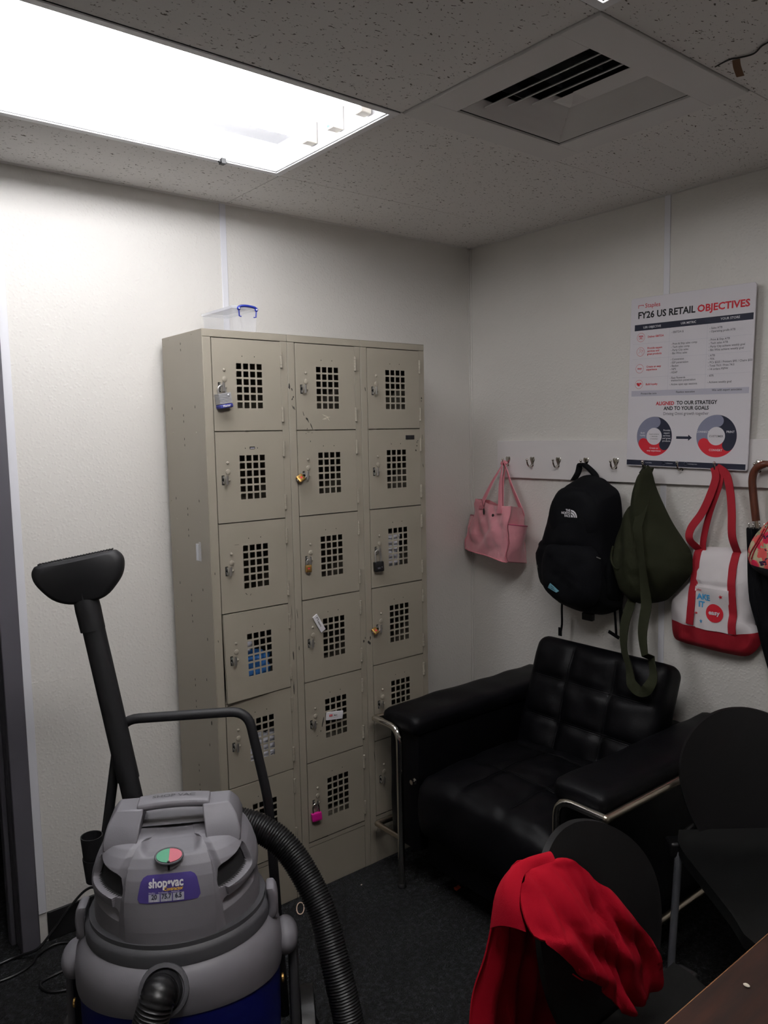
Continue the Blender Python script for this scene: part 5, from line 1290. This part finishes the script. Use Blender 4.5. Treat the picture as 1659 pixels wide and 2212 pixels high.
for z in zs:
    a_, b_, e_ = vsec(z); ring = []
    for k in range(nt_):
        th = -PI + k * 2 * PI / nt_; sn, cs_ = math.sin(th), -math.cos(th); k_ = 1
        x = a_ * math.copysign(abs(sn) ** (2 / e_), sn); y = b_ * math.copysign(abs(cs_) ** (2 / e_), cs_)
        dep = 0; deg = math.degrees(th); VH = [0]
        for (s, tc_, zc, ht, hz_, rr, dd, dk) in vents:
            if deg * s < 0: continue
            u = (abs(deg) - tc_) * rad(1) * .185; zz = z - zc - (abs(deg) - tc_) * .00045 * (1 if dk else 1.3)
            sd = rrsdf(u, zz, 0, 0, ht * rad(1) * .185, hz_, rr)
            if dk: dep = max(dep, dd * smooth(-sd, 0, .005)); VH[0] = max(VH[0], smooth(-sd, 0, .005))
            else: dep = max(dep, dd * smooth(-sd, -.001, .008) * (.25 + .75 * smooth(zz, -hz_, hz_)))
        # two tapering facets beside the centre panel
        fa = 24 + (z - .59) * 0 ; wd_ = 1.0 + (.775 - z) / .187 * 8.5
        ad = abs(deg)
        c0_ = 22 + (.76 - z) * 40
        if c0_ < ad < c0_ + wd_ + 6: dep = max(dep, .011 * min(1, (ad - c0_) / wd_) * (1 - smooth(ad, c0_ + wd_, c0_ + wd_ + 6) * smooth(z, .69, .71)))
        if abs(deg) >= c0_ + wd_ and abs(deg) < 150 and z < .70: dep = max(dep, .011 * smooth(.70 - z, 0, .06) * (1 - smooth(ad, 110, 150)))
        rho = math.hypot(x, y); f = (rho - dep) / rho
        # scoop in front of the handle
        zz_ = z
        if y < -.02 and z > .752: zz_ = z - .012 * smooth(z, .755, .772) * smooth(.066 - abs(x), 0, .02)
        ring.append((x * f, y * f, zz_)); DEP.append(VH[0])
    R_.append(ring)
m.rings(R_)
for fi, f_ in enumerate(m.f):
    if len(f_) == 4 and min(DEP[i] for i in f_) > .55: m.m[fi] = 1
m.build('motor_head', [M['vacgrey'], M['vachole']], t, sharp=38)
# handle bridge with grip
m = VB()
for s in (-1, 1):
    R_ = []
    for (z, x0, x1, y0, y1) in ((.752, .074, .146, -.085, .07), (.772, .072, .146, -.080, .06), (.800, .068, .138, -.058, .045), (.817, .064, .126, -.040, .034), (.824, .064, .120, -.034, .028)):
        R_.append([(s * x0, y0, z), (s * x1, y0 * .8, z), (s * x1, y1, z), (s * x0, y1, z)])
    m.rings(R_)
rb = []
for k in range(17):
    x = -.078 + .156 * k / 16; zc = .826 + .005 * (1 - (x / .078) ** 2)
    rb.append([(x, -.004 + .026 * math.copysign(abs(math.cos(q * PI / 8)) ** .6, math.cos(q * PI / 8)), zc - .004 + .0105 * math.copysign(abs(math.sin(q * PI / 8)) ** .6, math.sin(q * PI / 8))) for q in range(16)])
m.rings(rb); m.build('carry_handle', M['vacgrey'], t, bevel=.003, sharp=40)
m = VB(); m.text('SHOP VAC', .018, None, 0, .01, 'CENTER', fn=lambda x, y: Vector((x, -.010 + y * .9, .8335 + .005 * (1 - (x / .078) ** 2))), sx=1.1); m.build('embossed_letters', M['vacdark'], t, sharp=0, recalc=False)
m = VB(); m.add([(-.07, -.02, .778), (.07, -.02, .778), (.07, .05, .779), (-.07, .05, .779)], [(0, 1, 2, 3)]); m.build('handle_recess', M['vacgrey'], t)
# label
m = VB(); hwL, hh = .0605, .0255
def LB(x, v, off=.0012): return vfront(x, .7045 + v, off)
pts = []
NXg, NZg = 26, 8
def inside(x, v):   # trapezoid with large rounded corners
    hw_ = hwL - .006 * (v / hh); return rrsdf(x, v, 0, 0, hw_, hh, .013)
m2 = []
N_ = 48; rim = []
for k in range(N_):
    a_ = k * 2 * PI / N_; lo, hi = 0, .1
    for _ in range(30):
        md = (lo + hi) / 2
        if inside(md * math.cos(a_), md * math.sin(a_)) < 0: lo = md
        else: hi = md
    rim.append((lo * math.cos(a_), lo * math.sin(a_)))
m.rings([[LB(x * s, v * s, .0010) for x, v in rim] for s in (1, .85, .7, .55, .4, .25, .1, .01)], 0, cap=False)
XO = -.004
def lt(s, size, x, v, mi, bold, al='LEFT', sx=1.0): m.text(s, size, None, mi, bold, al, fn=lambda a_, b_: LB(XO + x + a_, v + b_, .0022), sx=sx, res=3)
lt('shop•vac', .0225, -.037, .0035, 1, .032, sx=.87); lt('Contractor', .0088, -.006, -.0035, 2, .02, sx=.95)
lt('Wet/Dry', .0036, -.037, -.0072, 1, 0); lt('Seco/Humedo', .0034, -.017, -.0072, 1, 0); lt('Sec/Humide', .0034, .009, -.0072, 1, 0)
for k, (s, s2) in enumerate((('20', 'U.S. GAL'), ('75.7', 'L'), ('6.5', 'HP'))):
    x = -.037 + k * .0245
    g_ = [[LB(XO + x + .0225 * i / 6, -.0085 - .0145 * j / 3, .0016) for i in range(7)] for j in range(4)]
    m.add([p for r_ in g_ for p in r_], [(j * 7 + i, j * 7 + i + 1, (j + 1) * 7 + i + 1, (j + 1) * 7 + i) for j in range(3) for i in range(6)], 3)
    lt(s, .0125, x + .0113, -.0178, 4, .03, 'CENTER', sx=.9); lt(s2, .0042, x + .0113, -.0222, 1, .01, 'CENTER')
m.build('label_sticker', [M['purple'], M['whiteink'], M['yellowink'], M['labelgrey'], M['navyink']], t, sharp=60, recalc=False, label='purple maker label with white lettering')
# rocker switch and lever slot
m = VB(); zc = .760
for s, mi in ((-1, 0), (1, 1)):
    vs = [Vector((0, 0, 0))] + [Vector((s * .0265 * math.sin(k * PI / 12), .0125 * math.cos(k * PI / 12), 0)) for k in range(13)]
    P_ = [Vector((v.x, -.124 + v.y * 1.25, .7625 + v.y * .55)) for v in vs]
    m.add(P_ + [p + Vector((0, .004, -.008)) for p in P_], [(0, k, k + 1) for k in range(1, 13)] + [(k, k + 1, 15 + k, 14 + k) for k in range(1, 13)], mi)
m.build('rocker_switch', [M['switchgreen'], M['switchred']], t, sharp=30, label='oval green and red rocker switch')
m = VB(); P_ = [Vector((.0285 * math.sin(k * PI / 16), -.124 + .0145 * math.cos(k * PI / 16) * 1.25, .761 + .0145 * math.cos(k * PI / 16) * .55)) for k in range(32)]; m.tube(P_ + [P_[0]], .0022, 6, cap=False); m.build('switch_bezel', M['vacdark'], t)
m = VB(); m.tube([Vector((0, -.1375, .757)), vfront(0, .736, .003)], [.0032, .002], 8); m.build('switch_lever', M['blackplastic'], t)
# hose port and hose
m = VB(); Rp = Matrix.Rotation(rad(62), 3, 'X'); pc = Vector((-.012, -.195, .515))
m.lathe([(.050, -.03), (.052, .0), (.050, .016), (.042, .018), (.041, .0)], pc, 32, R=Rp); m.build('inlet_port', M['vacdark'], t)
def corrugated(pts, r, pitch=.0062):
    pts = spl(pts, 14); d = 0; o = []; rr = []
    L_ = [0]
    for i in range(1, len(pts)): L_.append(L_[-1] + (pts[i] - pts[i - 1]).length)
    n_ = int(L_[-1] / (pitch / 3)); j = 0
    for k in range(n_ + 1):
        s = L_[-1] * k / n_
        while j < len(L_) - 2 and L_[j + 1] < s: j += 1
        u = (s - L_[j]) / max(1e-9, L_[j + 1] - L_[j]); o.append(pts[j].lerp(pts[j + 1], u)); rr.append(r * (1.0 if k % 3 == 0 else .93 if k % 3 == 1 else .905))
    return o, rr
m = VB(); dirp = Rp @ Vector((0, 0, 1))
m.tube([pc - dirp * .0, pc + dirp * .055], [.0385, .036], 28); m.build('hose_cuff', M['wand'], t, label='black cuff plugged into the front port')
m = VB()
hp_ = [pc + dirp * .05, pc + dirp * .10, (-.045, -.31, .46), (-.075, -.375, .36), (-.06, -.44, .20), (.04, -.46, .07), (.20, -.40, .04), (.33, -.26, .06), (.375, -.17, .18), (.372, -.12, .30), (.350, -.075, .42), (.318, -.01, .54), (.262, .05, .635), (.20, .085, .685), (.13, .11, .705), (.05, .13, .70)]
o_, r_ = corrugated(hp_, .0345); m.tube(o_, r_, 20); m.build('hose', M['hose'], t, sharp=80, label='black ribbed hose looping from behind the head down to the front port')
m = VB(); m.lathe([(.045, -.02), (.045, .05), (.05, .055), (.05, .075)], (.02, .115, .655), 20, R=Matrix.Rotation(rad(-50), 3, 'X') @ Matrix.Rotation(rad(40), 3, 'Y')); m.build('exhaust_port', M['vacdark'], t)
# side lobes, latches, brass screws
for s in (-1, 1):
    m = VB(); m.sphere((s * .236, .02, .462), .05, 20, 0, (.62, 1.0, .78)); m.build('caster_lobe', M['vacgrey'], t)
    m = VB(); rbox(m, (s * .205, -.01, .575), (.022, .05, .075), .008, (6, 6, 8), lambda p, q, s=s: p + Vector((s * .006 * math.sin(q.z * PI), 0, 0))); rbox(m, (s * .216, -.01, .55), (.012, .036, .03), .004, (3, 4, 4)); m.build('lid_latch', M['vacgrey'], t)
    m = VB(); m.lathe([(.010, 0), (.010, .004), (.004, .006)], (s * .2245, -.05, .405), 12, R=Matrix.Rotation(s * PI / 2, 3, 'Y')); m.build('brass_screw', M['brass'], t)
    m = VB(); rbox(m, (s * .252, .06, .25), (.022, .11, .36), .012, (4, 6, 10)); m.build('side_bracket', M['vacdark'], t)
    m = VB(); Rw = Matrix.Rotation(PI / 2, 3, 'Y'); m.lathe([(.10, -.02), (.115, -.016), (.115, .016), (.10, .02), (.04, .022), (.03, .028)], (s * .285, .12, .1155), 36, R=Rw); m.build('wheel', M['blackplastic'], t)
    m = VB(); m.tube([(s * .16, -.14, .10), (s * .17, -.16, .05)], .012, 10); m.sphere((s * .17, -.16, .026), .026, 16); m.build('front_caster', M['blackplastic'], t)
m = VB(); m.tube([(-.27, .12, .115), (.27, .12, .115)], .008, 10); m.build('axle', M['steel'], t)
# push handle
ang = lambda x, y: (x, y)
m = VB(); m.tube(fillet([(-.225, .20, .12), (-.205, .225, .62), (-.156, .25, .930), (.160, .235, .935), (.205, .215, .70), (.228, .20, .12)], .045, 7), .0125, 14); m.build('push_handle', M['wand'], t, label='black tubular push handle')
m = VB()
for x, z, r_, h_ in ((-.222, .655, .026, .07), (-.218, .60, .028, .06)):
    m.lathe([(r_ * .8, 0), (r_, h_), (r_ * .92, h_), (r_ * .72, .002)], (x, .165, z - h_ + .02), 20)
m.build('tool_holder', M['wand'], t)
for (x, y, z, a_, b_) in ((-.19, -.125, .455, .003, .007), (-.150, -.10, .74, .004, .003), (.12, -.115, .70, .003, .002)):
    pass
m = VB(); wp = [(-.105, .205, .60), (-.216, .245, 1.222)]
A_, B_ = Vector(wp[0]), Vector(wp[1]); D_ = B_ - A_
m.tube([A_ + D_ * q for q in (0, .30, .301, .96, .961, 1.0)], [.0245, .0245, .0268, .0268, .0255, .0255], 24); m.v = [VM @ p for p in m.v]
t2_ = thing('vacuum_wand', 'matte black vacuum wand with a wide floor nozzle standing upright behind the vacuum', 'vacuum wand', VM @ A_)
MB.build(m, 'wand_tube', M['wand'], t2_, sharp=40)
m = MB(); up = D_.normalized(); lat = Vector((1, 0, -up.x / up.z)); lat = (Vector((1, 0, 0)) - up * up.x).normalized(); nrm = lat.cross(up)
NP = [(-.031, -.105), (.026, -.100), (.031, -.012), (.052, .000), (.085, .028), (.103, .055), (.108, .083), (.098, .103), (.082, .110), (-.09, .110), (-.106, .104), (-.112, .088), (-.104, .06), (-.078, .022), (-.05, .002), (-.034, -.005)]
O_ = B_ + up * .018; rot = rad(0)
def npz(u, v, d): return O_ + lat * u + up * (v + .0) + nrm * d
bm_pts = NP[3:15]; 
m.v = []
mm = MB(); 
# nozzle wing: thick half moon, hollow underside not seen
PTS = spl([(a_, b_, 0) for a_, b_ in [(.0, -.004), (.045, .000), (.080, .026), (.100, .052), (.107, .082), (.098, .102), (.08, .109), (.0, .109), (-.085, .109), (-.103, .103), (-.110, .085), (-.103, .058), (-.076, .020), (-.04, .0)]], 4, True)
layers = []
for s, d in ((.82, -.032), (.97, -.022), (1, -.008), (1, .012), (.96, .022), (.84, .03)):
    layers.append([npz(p.x * s, .055 + (p.y - .055) * s, d) for p in PTS])
mm.rings(layers)
mm.v = [VM @ p for p in mm.v]; nz = MB.build(mm, 'floor_nozzle', M['wand'], t2_, sharp=50)
mm = MB(); mm.tube([npz(-.002, -.075, 0), npz(-.002, -.02, .0), npz(-.001, .03, .002), npz(.0, .09, .006)], [.0295, .0305, .028, .012], 24); mm.v = [VM @ p for p in mm.v]; MB.build(mm, 'nozzle_neck', M['wand'], t2_)
mm = MB()
for k in range(26): u = -.09 + .175 * k / 25; mm.obox(npz(u, .1105, 0), (.0028, .02, .0035))
mm.v = [VM @ p for p in mm.v]; MB.build(mm, 'brush_teeth', M['wand'], t2_, sharp=0)

# ------------------------------------------------------------ cords and scraps on the floor
m = MB(); m.tube(spl([(-1.93, -.78, .46), (-1.90, -.70, .40), (-1.87, -.52, .20), (-1.86, -.30, .16), (-1.84, -.10, .165), (-1.862, -.045, .15), (-1.92, -.048, .11), (-1.975, -.06, .065), (-2.03, -.07, .03), (-2.09, -.03, .008), (-2.16, -.04, .005), (-2.18, -.10, .005), (-2.12, -.115, .005), (-2.06, -.10, .005), (-2.02, -.06, .005), (-1.96, .0 - .045, .006), (-1.90, -.10, .005), (-1.93, -.18, .005), (-2.05, -.20, .005), (-2.045, -.26, .005), (-1.98, -.29, .005), (-1.92, -.26, .005)], 8), .0042, 8)
tag(m.build('power_cord', M['hose']), 'black power cord looping over the carpet between the door frame and the vacuum', 'cord')
m = MB(); Pn = []
for k in range(28):
    a_ = k * 2 * PI / 28; u, v_ = .0125 * math.cos(a_), .036 * math.sin(a_) * (1 + .06 * math.cos(2 * a_)); q = rad(33)
    Pn.append((-1.252 + u * math.cos(q) + v_ * math.sin(q), -.395 - u * math.sin(q) + v_ * math.cos(q), .0025))
m.tube(Pn + [Pn[0]], .0018, 6, cap=False); tag(m.build('rubber_band', M['bandwhite']), 'pale rubber band lying on the carpet at the foot of the lockers', 'rubber band')
m = MB(); rbox(m, (-.76, -.666, .006), (.022, .016, .010), .003, (4, 4, 3), lambda p, q: p * (1 + .5 * N3(p, 90, 2))); tag(m.build('food_scrap', M['orange'], sharp=20), 'tiny orange scrap on the dark carpet in front of the armchair', 'scrap')
for (x, y, s) in ((-.549, -1.337, .006), (-.552, -1.373, .004), (-1.004, -.419, .003), (-1.292, -.597, .003)):
    m = MB(); rbox(m, (x, y, s * .6), (s * 2, s * 1.3, s), s * .3, (3, 3, 2), lambda p, q: p * (1 + .4 * N3(p, 200, 2))); tag(m.build('paper_crumb', M['scratch'], sharp=20), 'tiny pale crumb on the dark carpet', 'crumb', 'crumbs on the carpet')
